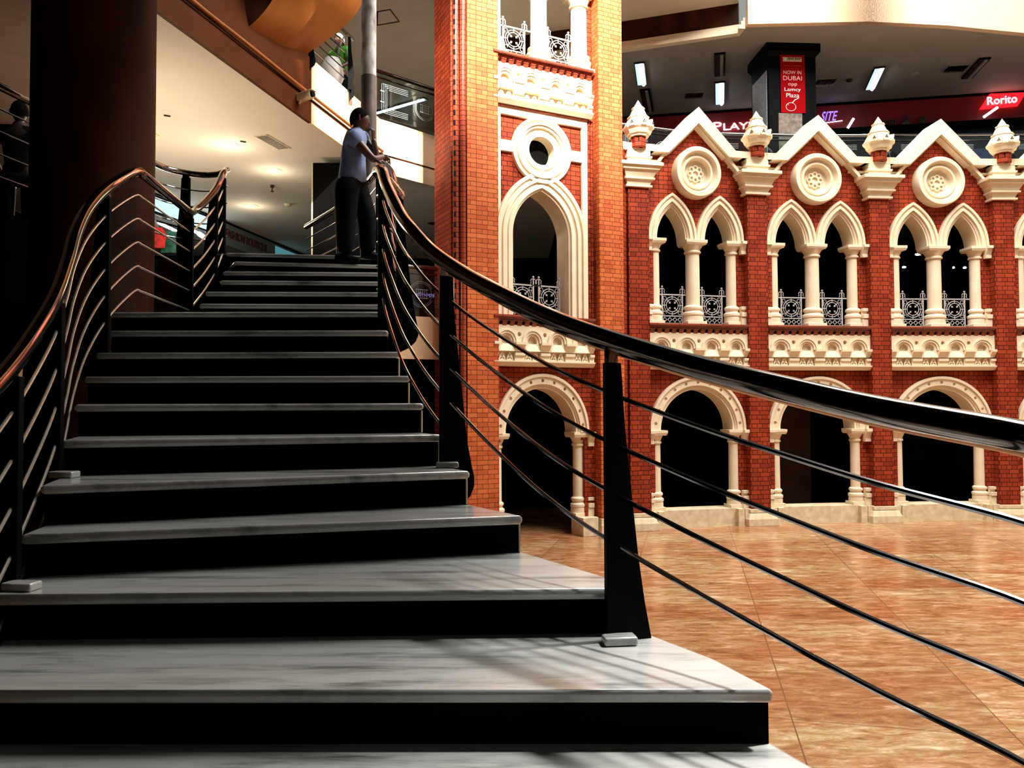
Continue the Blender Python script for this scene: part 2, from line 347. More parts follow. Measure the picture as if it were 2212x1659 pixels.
struct('ceiling_raised', MB().prism([(-0.3, 14.7), (0.5, 14.9), (2.4, 15.6), (5.2, 17.3), (5.35, 17.78), (2.85, 18.6), (-0.3, 19.6)], 11.95, 12.05), SOFFIT)
# outer walls
struct('wall_left', MB().box(-12.2, -12, -4, 27, 0, 13.5), DARK)
struct('wall_back', MB().box(-12, 17, 27, 27.2, 0, 13.5), DARK)
struct('wall_right', MB().box(17, 17.2, -4, 27, 0, 7.2), CREAMD)
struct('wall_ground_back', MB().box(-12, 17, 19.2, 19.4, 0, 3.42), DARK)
struct('wall_first_back', MB().box(-5.5, 17, 24.6, 24.8, ZF1, ZS), DARK)
struct('wall_under_gallery', MB().box(-12, -3.2, 8.74, 8.9, 0, 3.42), DARK)
w = MB().prism([(-4.35, 8.6), (-3.35, 8.6), (-3.35, 8.72), (-4.35, 8.72)], 1.5, ZF1); struct('wall_stair_side', w, BROWN)

# ================================================================== STAIRCASE
RISE = 0.165
def zt(n): return 2.5 + (n - 6.85) * RISE
R_ = {-1: (2600, 1.05), 0: (2400, 1.45), 1: (1900, 1.80), 2: (1667, 2.2), 3: (1393, 2.72), 4: (1131, 3.36), 5: (1017, 3.72), 6: (956, 4.02), 7: (917, 4.3), 8: (887, 4.58), 9: (865, 4.87),
      10: (839, 5.15), 11: (837, 5.45), 12: (830, 6.3), 13: (828, 6.72), 14: (826, 7.15), 15: (824, 7.6), 16: (822, 8.08), 17: (822, 8.45)}
L_ = {-1: (-900, 1.1), 0: (-480, 1.5), 1: (-260, 1.86), 2: (-80, 2.22), 3: (-14, 2.66), 4: (45, 2.9), 5: (88, 3.1), 6: (132, 3.5), 7: (160, 3.95), 8: (179, 4.5), 9: (204, 4.85), 10: (232, 5.1), 11: (230, 5.42),
      12: (428, 6.2), 13: (440, 6.65), 14: (473, 7.05), 15: (478, 7.5), 16: (503, 7.85), 17: (485, 8.22)}
Rp = {n: XD(px, D, 0).to_2d() for n, (px, D) in R_.items()}
Lp = {n: XD(px, D, 0).to_2d() for n, (px, D) in L_.items()}
stair = thing('staircase', 'curving staircase with white marble treads and black risers climbing to the upper floor', 'staircase', (0, 0, 0))
for n in range(-1, 18):
    l, r = Lp[n], Rp[n]; d = (r - l).normalized(); nrm = Vector((-d.y, d.x))
    if n == 17: l2, r2 = l + Vector((0, 0.45)), r + Vector((0, 0.35))
    else: l2, r2 = Lp[n + 1], Rp[n + 1]
    if n == 11: l2 = Vector((-2.95, 6.75)); r2 = Rp[12] + nrm * 0.05
    e = nrm * 0.05
    mid = [l.lerp(r, t) for t in (0.25, 0.5, 0.75)]
    t_poly = [l, r, r2 + e, l2 + e]
    if n == 2 or n == 1:
        t_poly = [l, r, r.lerp(r2, 0.5) + Vector((0.04, 0.01)), r2 + e, l2 + e]
    obj('tread', MB().prism(t_poly, zt(n) - 0.038, zt(n)), MARBLE, stair, bevel=0.0185)
    i = nrm * 0.03; s = d * 0.012
    b2 = nrm * 0.10
    obj('riser', MB().prism([l + i + s, r + i - s, r2 + b2 - s, l2 + b2 + s], zt(n) - RISE - 0.2, zt(n) - 0.039), BLACKG, stair)
# grouted marble edge strips seen at the open ends of the risers
for n in range(4, 10):
    p = Rp[n]; d = (Rp[n] - Lp[n]).normalized(); q = p + Vector((-d.y, d.x)) * 0.028 - d * 0.014
    obj('edge_strip', MB().box(q.x - 0.003, q.x + 0.004, q.y - 0.004, q.y + 0.01, zt(n) - RISE + 0.003, zt(n) - 0.04), CREAMD, stair)

# ------------------------------------------------------------------ right railing
def W3(l): return [W(*p) for p in l]
rr = W3([(2420, 1010, 1.45), (2212, 948, 1.66), (1900, 889, 1.92), (1700, 843, 2.13), (1500, 793, 2.4), (1320, 738, 2.68), (1200, 694, 2.93), (1100, 646, 3.25),
         (1000, 591, 3.74), (930, 541, 4.14), (888, 495, 4.42), (866, 465, 4.65), (848, 430, 4.9), (834, 398, 5.15), (824, 368, 5.42)])
land = [Vector((-0.985, 5.62, 4.235)), Vector((-0.93, 5.85, 4.22)), Vector((-0.905, 6.15, 4.22)), Vector((-0.93, 6.35, 4.28))]
up = [Vector((-1.03, 6.7, 4.45)), Vector((-1.14, 7.2, 4.72)), Vector((-1.28, 7.7, 4.95)), Vector((-1.42, 8.2, 5.12)), Vector((-1.52, 8.6, 5.17)), Vector((-1.84, 9.32, 5.17)), Vector((-2.34, 10.22, 5.17)), Vector((-3.02, 11.25, 5.17))]
RP = spline(rr + land + up, 6)
rail_r = thing('stair_railing', 'curved steel railing with black fin posts along the open right side of the stairs', 'railing', (0, 0, 0))
obj('handrail', MB().tube(RP, 0.040, 18), STEEL, rail_r, label='thick polished steel handrail')
def sub(path, y0, y1): return [p for p in path if y0 <= p.y <= y1]
def bars(path, ks, parent, y0, y1, r=0.0085, step=0.172, name='bar'):
    for k in ks:
        q = [p - Vector((0, 0, step * k + 0.01)) for p in sub(path, y0, y1)]
        obj(name, MB().tube(q, r, 8), STEELG, parent)
bars(RP, (1, 2, 3, 4), rail_r, 0, 3.95); bars(RP, (1, 2, 3, 4, 5), rail_r, 3.9, 6.3)
bars([p for p in RP], (1, 2, 3, 4, 5), rail_r, 6.3, 12)
def fin(parent, base, out, h, w0=0.06, w1=0.16, drop=0.42, bulge=True, neck=0.075, t=0.014, block=None):
    # flat black fin: outline in (u, z), u pointing away from the stair
    o = Vector((out[0], out[1], 0)).normalized(); a = Vector((-o.y, o.x, 0)) * t
    prof = [(0, -0.02), (0, h - neck), (w0, h - neck), (w0 + 0.013, h * 0.72), (w0 + 0.036, h * 0.5), (w0 + 0.06, h * 0.28), (w1 - 0.006, h * 0.12)]
    if bulge: prof += [(w1 + 0.018, 0.0), (w1 + 0.03, -0.05), (w1 + 0.03, -0.10), (w1 + 0.01, -0.15), (w1 - 0.04, -0.2), (0.03, -0.24), (0.02, -0.02)]
    else: prof += [(w1 - 0.01, -0.02)]
    M = Matrix(((o.x, a.x / t, 0, base[0]), (o.y, a.y / t, 0, base[1]), (0, 0, 1, base[2]), (0, 0, 0, 1)))
    p = obj('post', MB().plate(prof, [], -t, t).xf(M), BLACKM, parent, bevel=0.003)
    obj('neck', MB().box(0.006, w0 - 0.01, -t * 0.7, t * 0.7, h - neck - 0.01, h - 0.01).xf(M), STEEL, p, label='short steel neck under the handrail')
    if block: obj('base_block', MB().box(-0.02, 0.095, -0.065, 0.0, 0.0, 0.03).xf(Matrix.Rotation(block, 4, 'Z')).xf(Matrix.Translation(base)), MARBLE, p, bevel=0.008, label='small marble block at the foot')
def at_path(path, D):
    i = min(range(1, len(path) - 1), key=lambda j: abs(path[j].y - D)); t = path[i + 1] - path[i - 1]
    return path[i], Vector((t.y, -t.x, 0)).normalized()
for D, z0, dx in ((2.66, zt(2), -0.005), (3.95, zt(5), -0.01)):
    p, o = at_path(RP, D); o = Vector((0.95, 0.3, 0)).normalized()
    b = Vector((p.x, D, z0)) - o * 0.03; h = p.z - z0
    fin(rail_r, b, o, h, 0.058 if D < 3 else 0.066, 0.148 if D < 3 else 0.15, 0.42, True, block=0.12)
for D, z0 in ((5.38, zt(10) + 0.05), (6.2, zt(11)), (7.4, zt(14)), (8.4, zt(17))):
    p, o = at_path(RP, D); o = Vector((0.97, 0.2, 0)).normalized()
    b = Vector((p.x, p.y, z0)) - o * 0.03; fin(rail_r, b, o, p.z - z0, 0.06, 0.15, 0.42, D < 7, neck=0.04)
for D in (9.3, 10.3):
    p, o = at_path(RP, D); fin(rail_r, Vector((p.x, p.y, ZF1)), o, p.z - ZF1, 0.06, 0.1, 0.3, False, neck=0.04)

# ------------------------------------------------------------------ left railing
ll = W3([(-160, 960, 2.1), (-60, 880, 2.35), (0, 820, 2.6), (60, 742, 2.95), (118, 645, 3.4), (146, 567, 3.8), (163, 505, 4.1), (192, 448, 4.5), (238, 402, 5.0), (292, 371, 5.45)])
mid_ = [Vector((-2.70, 5.6, 4.215)), Vector((-2.78, 6.6, 4.215)), Vector((-2.81, 6.68, 4.215))]
upl = W3([(420, 455, 6.95), (445, 434, 7.4), (468, 405, 7.85), (482, 375, 8.15)]) 
top_l = [Vector((-3.16, 8.42, 5.12)), Vector((-3.22, 8.62, 5.2)), Vector((-3.38, 8.78, 5.2)), Vector((-3.6, 8.8, 5.2)), Vector((-3.84, 8.62, 5.2)), Vector((-3.93, 8.35, 5.2)), Vector((-4.02, 7.8, 5.2)), Vector((-4.25, 6.5, 5.2)), Vector((-4.52, 4.6, 5.2))]
LP1 = spline(ll + [mid_[0]], 6); LP2 = [mid_[0].lerp(mid_[2], i / 6) for i in range(7)]; LP3 = spline([mid_[2]] + upl + top_l, 6)
rail_l = thing('stair_railing', 'steel railing with kinked handrail on the dark left side of the stairs', 'railing', (0, 0, 0))
LP = LP1 + LP2[1:] + LP3[1:]
obj('handrail', MB().tube(LP, 0.034, 16), STEEL, rail_l, label='kinked polished steel handrail')
cut = next(i for i, p in enumerate(LP) if p.z > 5.1)
for k in range(1, 6):
    q = [p - Vector((0, 0, 0.172 * k)) for p in LP1 + LP2[1:]]; obj('bar', MB().tube(q, 0.0075, 8), STEELB, rail_l)
    q = [p - Vector((0, 0, 0.172 * k)) for p in LP3[:26]]; obj('bar', MB().tube(q, 0.0085, 8), STEELB, rail_l)
    if k < 5:
        q = [p - Vector((0, 0, 0.19 * k)) for p in LP3[34:]]; obj('bar', MB().tube(q, 0.008, 8), STEELG, rail_l)
for i, (D, z0, b) in enumerate(((2.75, zt(3), True), (3.45, zt(5), True), (4.9, zt(9), False), (6.62, zt(11), False), (7.75, zt(15), False), (8.15, zt(17), False))):
    cand = [p for p in LP if abs(p.y - D) < 0.3 and p.z < 5.12]; p = min(cand, key=lambda q: abs(q.y - D))
    fin(rail_l, Vector((p.x + 0.03, p.y, z0)), (-1, 0.1), p.z - z0, 0.085, 0.18, 0.4, i < 3, neck=0.05, block=(-0.12 if b else None))
fin(rail_l, Vector((-3.70, 8.79, ZF1)), (-1, 0.1), 1.03, 0.10, 0.16, 0.2, False, neck=0.04)
fin(rail_l, Vector((-4.12, 7.2, ZF1)), (-1, 0.1), 1.03, 0.07, 0.1, 0.2, False, neck=0.04)

# ================================================================== FACADE
GB = ['the arcade bay nearest the tower', 'the second arcade bay from the tower', 'the third arcade bay from the tower', 'the cut-off arcade bay at the right edge']
ORD = ['first', 'second', 'third', 'fourth', 'fifth']
SEG = []
for i in range(4):
    d = P[i + 1] - P[i]; SEG.append(((P[i] + P[i + 1]) / 2, atan2(d.y, d.x), d.length / 2.79))
CO, RO, RI = 0.532, 1.10, 0.88
def bay_wall():
    low = [(-0.98, 0.3), (0.98, 0.3), (0.98, 1.85), (0.9, 1.85)] + arc(0, 2.01, 0.9, 0, pi, 24) + [(-0.9, 1.85), (-0.98, 1.85)]
    inn = 0.95
    upa = [(-0.98, 4.22), (0.98, 4.22), (0.98, 5.9), (0.565 + inn - CO, 5.9)] + pointed(0.565, 6.01, CO, inn)[::-1] + [(0.565 - inn + CO, 5.9), (-0.565 + inn - CO, 5.9)] \
        + pointed(-0.565, 6.01, CO, inn)[::-1] + [(-0.565 - inn + CO, 5.9), (-0.98, 5.9)]
    outer = [(-1.3, 0), (1.3, 0), (1.3, 7.78), (0.86, 7.78), (0, 8.55), (-0.86, 7.78), (-1.3, 7.78)]
    return MB().plate(outer, [low, upa], 0.2, 0.6)
wall0 = None
for i, (m, a, sx) in enumerate(SEG):
    if wall0 is None:
        wall0 = struct('wall_arcade', bay_wall(), BRICKD, (m.x, m.y, 0), a); wall0.scale = (sx, 1, 1)
    else:
        c = wall0.copy(); COL.objects.link(c); c.location = (m.x, m.y, 0); c.rotation_euler = (0, 0, a); c.scale = (sx, 1, 1)

def column(label, r, z0, z1, cap, base, side=0, zc=None):
    """side: -1/+1 adds the wall blocks next to a jamb column"""
    t = thing('column', label, 'column')
    a = r + 0.09
    b = MB()
    b.lathe([(r * 1.42, z0), (r * 1.42, z0 + base * 0.42), (r * 1.32, z0 + base * 0.44), (r * 1.5, z0 + base * 0.5), (r * 1.5, z0 + base * 0.62), (r * 1.2, z0 + base * 0.68),
             (r * 1.12, z0 + base * 0.76), (r * 1.34, z0 + base * 0.82), (r * 1.34, z0 + base * 0.92), (r * 1.02, z0 + base)], n=28)
    b.box(-r * 1.45, r * 1.45, -r * 1.45, r * 1.45, z0, z0 + base * 0.18)
    c = MB()
    c.lathe([(r * 0.98, z1 - cap - 0.03), (r * 1.18, z1 - cap - 0.02), (r * 1.18, z1 - cap + 0.015), (r * 1.02, z1 - cap + 0.03), (r * 1.12, z1 - cap * 0.75), (r * 1.45, z1 - cap * 0.4), (a * 0.93, z1 - cap * 0.3), (a * 0.93, z1 - cap * 0.28)], n=28)
    c.frus(-a * 0.9, a * 0.9, -a * 0.9, a * 0.9, z1 - cap * 0.42, -a, a, -a, a, z1 - cap * 0.22).box(-a, a, -a, a, z1 - cap * 0.22, z1 - cap * 0.0)
    if side:
        x0, x1 = sorted((side * (r + 0.0), side * 0.24))
        c.frus(x0, x1, -0.20, 0.05, z1 - cap * 0.9, x0, x1, -0.27, 0.05, z1 - cap * 0.25).box(x0, x1, -0.29, 0.05, z1 - cap * 0.25, z1).box(x0, x1, -0.22, 0.05, z1 - cap - 0.03, z1 - cap * 0.85)
        b.box(x0, x1, -0.20, 0.05, z0, z0 + base * 0.42).box(x0, x1, -0.22, 0.05, z0 + base * 0.44, z0 + base * 0.66).box(x0, x1, -0.16, 0.05, z0 + base * 0.6, z0 + base * 0.8).box(x0, x1, -0.20, 0.05, z0 + base * 0.8, z0 + base * 0.97)
    obj('base', b, CREAM, t, bevel=0.006); obj('shaft', MB().lathe([(r, z0 + base * 0.98), (r * 0.96, z1 - cap)], n=28), CREAM, t); obj('capital', c, CREAM, t, bevel=0.005)
    return t
colU = column('x', 0.15, 4.22, 6.01, 0.24, 0.42)
colUL = column('x', 0.12, 4.22, 6.01, 0.24, 0.42, -1); colUR = column('x', 0.12, 4.22, 6.01, 0.24, 0.42, 1)
colLL = column('x', 0.11, 0.36, 2.01, 0.25, 0.38, -1); colLR = column('x', 0.11, 0.36, 2.01, 0.25, 0.38, 1)
_used = set()
def put(proto, loc, rot, label, sx=None, group=None):
    if proto.name in _used: r = dup(proto, loc, rot, label, sx)
    else:
        _used.add(proto.name); r = proto; r.location = loc; r.rotation_euler = (0, 0, rot); r['label'] = label
        if sx is not None: r.scale = (sx, 1, 1)
    if group: r['group'] = group
    return r
def loc_of(m, a, x, y, z=0): return (m.x + cos(a) * x - sin(a) * y, m.y + sin(a) * x + cos(a) * y, z)

def ring_set(make, steps):       # nested stepped mouldings: (outer pts, inner pts, y front)
    mb = MB()
    for o, i, y0, y1 in steps: mb.plate(make(o) + make(i)[::-1], [], y0, y1)
    return mb
def upper_surround():
    mb = MB()
    for cx in (-0.565, 0.565):
        f = lambda R: [(p[0], p[1]) for p in pointed(cx, 6.01, CO, R, 18)]
        for o, i, y0, y1 in ((1.097, 1.045, 0.10, 0.62), (1.045, 1.0, 0.135, 0.62), (1.0, 0.945, 0.115, 0.62), (0.945, 0.90, 0.16, 0.62), (0.90, 0.865, 0.19, 0.62)):
            mb.plate(f(o) + f(i)[::-1], [], y0, y1)
    return mb
def lower_surround():
    mb = MB(); z = 2.01
    f = lambda R: arc(0, z, R, 0, pi, 36)
    holes = []
    for k in range(11):
        a = pi * (k + 0.5) / 11; holes.append([(1.0 * cos(a) + 0.036 * cos(q), z + 1.0 * sin(a) + 0.036 * sin(q)) for q in [2 * pi * j / 10 for j in range(10)]])
    mb.plate(f(1.075) + f(0.935)[::-1], holes, 0.13, 0.17); mb.plate(f(1.075) + f(0.935)[::-1], [], 0.17, 0.5)
    for o, i, y0 in ((1.13, 1.075, 0.10), (0.935, 0.90, 0.16), (0.90, 0.85, 0.185)): mb.plate(f(o) + f(i)[::-1], [], y0, 0.62)
    return mb
def frieze(h0=3.27, w=1.17, n=4):
    mb = MB(); z = h0; pitch = 2 * w / n
    cs = [-w + pitch * (k + 0.5) for k in range(n)]
    holes = []
    for c in cs:
        holes.append([(c + 0.105 * cos(t), z + 0.47 + 0.105 * sin(t)) for t in [2 * pi * j / 20 for j in range(20)]])
    for k in range(n + 1):
        c = -w + pitch * k
        if k in (0, n): continue
        holes.append([(c + 0.042 * cos(t), z + 0.60 + 0.042 * sin(t)) for t in [2 * pi * j / 12 for j in range(12)]])
    mb.plate([(-w, z + 0.28), (w, z + 0.28), (w, z + 0.77), (-w, z + 0.77)], holes, 0.06, 0.13)
    mb.box(-w, w, 0.13, 0.2, z, z + 0.77)
    for c in cs:                                        # hood moulds over each niche
        for o, i, y in ((0.235, 0.20, 0.02), (0.195, 0.155, 0.035)):
            q = arc(c, z + 0.46, o, -0.15, pi + 0.15, 20) + arc(c, z + 0.46, i, -0.15, pi + 0.15, 20)[::-1]; mb.plate(q, [], y, 0.1)
        mb.add([(c - 0.17, 0.02, z + 0.28), (c + 0.17, 0.02, z + 0.28), (c + 0.1, 0.07, z + 0.42), (c - 0.1, 0.07, z + 0.42), (c - 0.17, 0.1, z + 0.27), (c + 0.17, 0.1, z + 0.27)],
               [(0, 1, 2, 3), (0, 4, 5, 1), (1, 5, 2), (0, 3, 4)])
        for dx in (-0.085, 0.085):                      # three-lobed openings
            hs = []
            for ang in (90, 215, 325):
                t = radians(ang); q = []
                for j in range(10):
                    u = 2 * pi * j / 10; a_ = 0.03 * cos(u) + 0.032; b_ = 0.013 * sin(u); q.append((c + dx + a_ * cos(t) - b_ * sin(t), z + 0.165 + a_ * sin(t) + b_ * cos(t)))
                hs.append(q)
            mb.plate([(c + dx - 0.08, z + 0.10), (c + dx + 0.08, z + 0.10), (c + dx + 0.055, z + 0.19), (c + dx + 0.02, z + 0.255), (c + dx - 0.02, z + 0.255), (c + dx - 0.055, z + 0.19)], hs, 0.075, 0.1)
    for k in range(n + 1):                              # bracket ledges between
        c = -w + pitch * k; a = max(-w, c - 0.11); b = min(w, c + 0.11)
        mb.box(a, b, -0.02, 0.13, z + 0.40, z + 0.45).frus(a, b, 0.05, 0.13, z + 0.31, a, b, -0.01, 0.13, z + 0.40).box(a, b, 0.02, 0.13, z + 0.20, z + 0.25).box(a, b, 0.05, 0.13, z + 0.1, z + 0.2)
    mb.frus(-w, w, 0.07, 0.2, z, -w, w, 0.0, 0.2, z + 0.075).box(-w, w, 0.0, 0.2, z + 0.075, z + 0.10)
    return mb
def sill(w=1.17, z=4.04, n=14):
    mb = MB().box(-w, w, -0.02, 0.6, z + 0.13, z + 0.18)
    mb.box(-w, w, 0.03, 0.2, z + 0.10, z + 0.13).box(-w, w, 0.07, 0.2, z + 0.07, z + 0.10)
    for k in range(n):
        c = -w + 2 * w * (k + 0.5) / n; mb.frus(c - 0.045, c + 0.045, 0.06, 0.2, z - 0.02, c - 0.055, c + 0.055, 0.02, 0.2, z + 0.07)
    return mb
def gable():
    mb = MB()
    mb.plate([(0, 8.77), (-0.87, 7.90), (-1.17, 7.90), (-1.17, 7.76), (-0.71, 7.76), (0, 8.43), (0.71, 7.76), (1.17, 7.76), (1.17, 7.90), (0.87, 7.90)], [], -0.05, 0.62)
    for s in (-1, 1):
        mb.plate([(s * 0.70, 7.77), (s * 0.79, 7.77), (s * 1.07, 7.46), (s * 1.07, 7.38)], [], 0.05, 0.22)
        mb.box(min(s * 0.8, s * 1.17), max(s * 0.8, s * 1.17), 0.12, 0.2, 7.60, 7.64)
        mb.box(min(s * 0.95, s * 1.17), max(s * 0.95, s * 1.17), 0.10, 0.2, 7.45, 7.50)
    mb.plate([(0, 8.43), (-0.70, 7.76), (-0.66, 7.76), (0, 8.385), (0.66, 7.76), (0.70, 7.76)], [], 0.02, 0.2)
    return mb
def medallion_thing(label):
    t = thing('medallion', label, 'medallion')
    mb = MB(); c = 7.41
    mb.lathe([(0.54, 0.2), (0.54, 0.0), (0.515, -0.04), (0.44, -0.04), (0.41, 0.03), (0.37, 0.07), (0.35, 0.03), (0.31, 0.03), (0.28, 0.15), (0.25, 0.17), (0.0, 0.17)], axis='y', cz=c, n=48)
    obj('surround', mb, CREAM, t)
    r = MB()
    hs = [[(0.062 * cos(q), c + 0.062 * sin(q)) for q in [2 * pi * j / 16 for j in range(16)]]]
    for k in range(8):
        a = pi / 8 * 2 * k; hs.append([(0.13 * cos(a) + 0.034 * cos(q), c + 0.13 * sin(a) + 0.034 * sin(q)) for q in [2 * pi * j / 12 for j in range(12)]])
    out = []
    for k in range(8):
        a = pi / 4 * k; out += [(0.13 * cos(a) + 0.055 * cos(q), c + 0.13 * sin(a) + 0.055 * sin(q)) for q in [a - 1.25 + 2.5 * j / 6 for j in range(7)]]
    r.plate(out, hs, 0.135, 0.175)
    obj('rosette', r, CREAM, t); return t
def iron_panel(label, w=0.46, h=0.66, arm=0.16):
    t = thing('iron_balustrade', label, 'balustrade')
    f = MB(); r = 0.012; x = w / 2
    for s in (-1, 1): f.box(s * x - r, s * x + r, -r, r, 0, h)
    f.box(-x - arm, x + arm, -0.012, 0.012, h - 0.025, h).box(-x, x, -0.01, 0.01, 0.03, 0.05).box(-x, x, -0.01, 0.01, 0.185, 0.205)
    obj('frame', f, IRON, t)
    g = MB(); c = 0.205 + (h - 0.23) / 2; R = 0.185
    circ = lambda rr, n=24: [(rr * cos(2 * pi * k / n), 0, c + rr * sin(2 * pi * k / n)) for k in range(n)]
    g.tube(circ(R * 0.98), 0.008, 6, True); g.tube(circ(R * 0.73), 0.008, 6, True)
    for k in range(8):
        a = pi / 4 * k; i0 = R * 0.73 if k % 2 == 0 else R * 0.42
        e = x if k % 4 == 0 else (c - 0.205 if k % 2 == 0 else R * 1.0)
        g.tube([(i0 * cos(a), 0, c + i0 * sin(a)), (e * cos(a), 0, c + e * sin(a))], 0.008, 6)
        if k % 2: g.plate([(cx_, cz_) for cx_, cz_ in [(R * 0.30 * cos(a), c + R * 0.30 * sin(a)), (R * 0.5 * cos(a + 0.28), c + R * 0.5 * sin(a + 0.28)), (R * 0.5 * cos(a - 0.28), c + R * 0.5 * sin(a - 0.28))]], [], -0.008, 0.008)
    for sx in (-1, 1):
        for sz in (-1, 1):
            ax, az = sx * (x - 0.06), c + sz * (c - 0.205 - 0.055)
            g.tube([(ax + 0.035 * cos(u), 0, az + 0.035 * sin(u)) for u in [sx * 0.5 + 5.2 * j / 9 for j in range(10)]], 0.006, 6)
            g.tube([(sx * (x - 0.01), 0, c + sz * 0.04), (sx * (x - 0.035), 0, c + sz * 0.1), (sx * (x - 0.015), 0, c + sz * 0.2)], 0.006, 6)
    for k in range(4):
        cx_ = -x + w * (k + 0.5) / 4; g.tube([(cx_ + 0.036 * cos(u), 0, 0.118 + 0.036 * sin(u)) for u in [2 * pi * j / 12 for j in range(12)]], 0.007, 6, True)
        g.tube([(cx_, 0, 0.05), (cx_, 0, 0.08)], 0.007, 6).tube([(cx_, 0, 0.155), (cx_, 0, 0.185)], 0.007, 6)
        g.tube([(cx_ - w / 8, 0, 0.118), (cx_ - 0.036, 0, 0.118)], 0.006, 6).tube([(cx_ + w / 8, 0, 0.118), (cx_ + 0.036, 0, 0.118)], 0.006, 6)
    obj('tracery', g, IRON, t)
    for s in (-1, 1):
        q = MB().box(s * x - 0.009, s * x + 0.009, -0.009, 0.009, h, h + 0.13)
        q.lathe([(0.001, h + 0.128), (0.016, h + 0.135), (0.022, h + 0.152), (0.016, h + 0.168), (0.001, h + 0.175)], s * x, 0, 12)
        for u in (-1, 1): q.tube([(s * x, 0, h + 0.10), (s * x + u * 0.03, 0, h + 0.115), (s * x + u * 0.055, 0, h + 0.085), (s * x + u * 0.045, 0, h + 0.04), (s * x + u * 0.06, 0, h + 0.02)], 0.008, 6)
        obj('finial', q, IRON, t)
    return t
def plinth_wall():
    mb = MB().box(-1.2, 1.2, 0.12, 0.62, 0, 0.36)
    for s in (-1, 1):
        x0, x1 = sorted((s * 0.86, s * 1.0)); mb.box(x0, x1, -0.0, 0.2, 0, 0.355); x0, x1 = sorted((s * 1.03, s * 1.17)); mb.box(x0, x1, 0.02, 0.2, 0, 0.355)
    return mb
us0 = upper_surround().mesh('surround'); ls0 = lower_surround().mesh('surround'); fr0 = frieze().mesh('frieze'); si0 = sill().mesh('sill'); ga0 = gable().mesh('coping'); pl0 = plinth_wall().mesh('plinth')
for me, mt in ((us0, CREAM), (ls0, CREAM), (fr0, CREAM), (si0, ROLL), (ga0, CREAM), (pl0, CREAMD)): me.materials.append(mt)  # arcade sills coloured dark for the shadow band below the windows
si1 = si0.copy(); si1.materials.clear(); si1.materials.append(ROLL)
def put_mesh(name, me, m, a, sx, label, cat, group):
    o = bpy.data.objects.new(name, me); COL.objects.link(o); o.location = (m.x, m.y, 0); o.rotation_euler = (0, 0, a); o.scale = (sx, 1, 1)
    return tag(o, label, cat, group)
med0 = medallion_thing('x'); pan0 = iron_panel('x')
for i, (m, a, sx) in enumerate(SEG):
    B = GB[i]
    put_mesh('twin_arch_surround', us0, m, a, sx, 'cream twin pointed arch mouldings in ' + B, 'arch', 'twin pointed arches of the arcade')
    put_mesh('round_arch_surround', ls0, m, a, sx, 'cream round ground floor arch in ' + B, 'arch', 'round ground floor arches')
    put_mesh('frieze', fr0, m, a, sx, 'cream carved frieze of little niches in ' + B, 'frieze', 'carved friezes of the arcade')
    put_mesh('brick_sill', si0, m, a, sx, 'shade-coloured brick sill under the windows of ' + B, 'sill', 'brick sills of the arcade')
    put_mesh('gable_coping', ga0, m, a, sx, 'cream triangular gable coping on top of ' + B, 'coping', 'gable copings')
    put_mesh('plinth', pl0, m, a, sx, 'weathered cream plinth along the floor of ' + B, 'plinth', 'plinths of the arcade')
    put(med0, (m.x, m.y, 0), a, 'round cream rosette medallion in the gable of ' + B, sx, 'gable medallions')
    put(colU, loc_of(m, a, 0, 0.33), a, 'cream middle window column of ' + B, None, 'columns of the upper windows')
    put(colUL, loc_of(m, a, -0.93 * sx, 0.31), a, 'cream left window column of ' + B, None, 'columns of the upper windows')
    put(colUR, loc_of(m, a, 0.93 * sx, 0.31), a, 'cream right window column of ' + B, None, 'columns of the upper windows')
    put(colLL, loc_of(m, a, -0.93 * sx, 0.31), a, 'cream left column of the ground arch in ' + B, None, 'columns of the ground arches')
    put(colLR, loc_of(m, a, 0.93 * sx, 0.31), a, 'cream right column of the ground arch in ' + B, None, 'columns of the ground arches')
    for s, nm in ((-1, 'left'), (1, 'right')):
        put(pan0, loc_of(m, a, s * 0.475 * sx, 0.36, 4.22), a, 'white iron balustrade in the %s window of ' % nm + B, None, 'iron railing panels')
# pilasters and pinnacles
def pilaster(label):
    t = thing('pilaster', label, 'pilaster')
    obj('shaft', MB().box(-0.225, 0.225, 0, 0.5, 0.3, 7.02), BRICKD, t)
    c = MB(); c.box(-0.285, 0.285, -0.06, 0.4, 7.0, 7.045).frus(-0.24, 0.24, -0.02, 0.4, 7.04, -0.29, 0.29, -0.06, 0.4, 7.15).box(-0.325, 0.325, -0.11, 0.4, 7.15, 7.19)
    c.frus(-0.30, 0.30, -0.08, 0.4, 7.19, -0.36, 0.36, -0.15, 0.4, 7.33).box(-0.40, 0.40, -0.19, 0.4, 7.33, 7.375).box(-0.455, 0.455, -0.25, 0.4, 7.40, 7.47).box(-0.42, 0.42, -0.21, 0.4, 7.37, 7.41)
    c.frus(-0.30, 0.30, -0.10, 0.5, 7.47, -0.27, 0.27, -0.07, 0.5, 7.52).box(-0.25, 0.25, -0.05, 0.5, 7.52, 7.78).box(-0.28, 0.28, -0.08, 0.5, 7.60, 7.64)
    obj('capital', c, CREAM, t, bevel=0.006)
    b = MB().box(-0.27, 0.27, -0.06, 0.4, 0.27, 0.345).frus(-0.33, 0.33, -0.12, 0.4, 0.15, -0.28, 0.28, -0.07, 0.4, 0.26).box(-0.34, 0.34, -0.13, 0.4, 0, 0.15)
    obj('plinth', b, CREAMD, t, bevel=0.006); return t
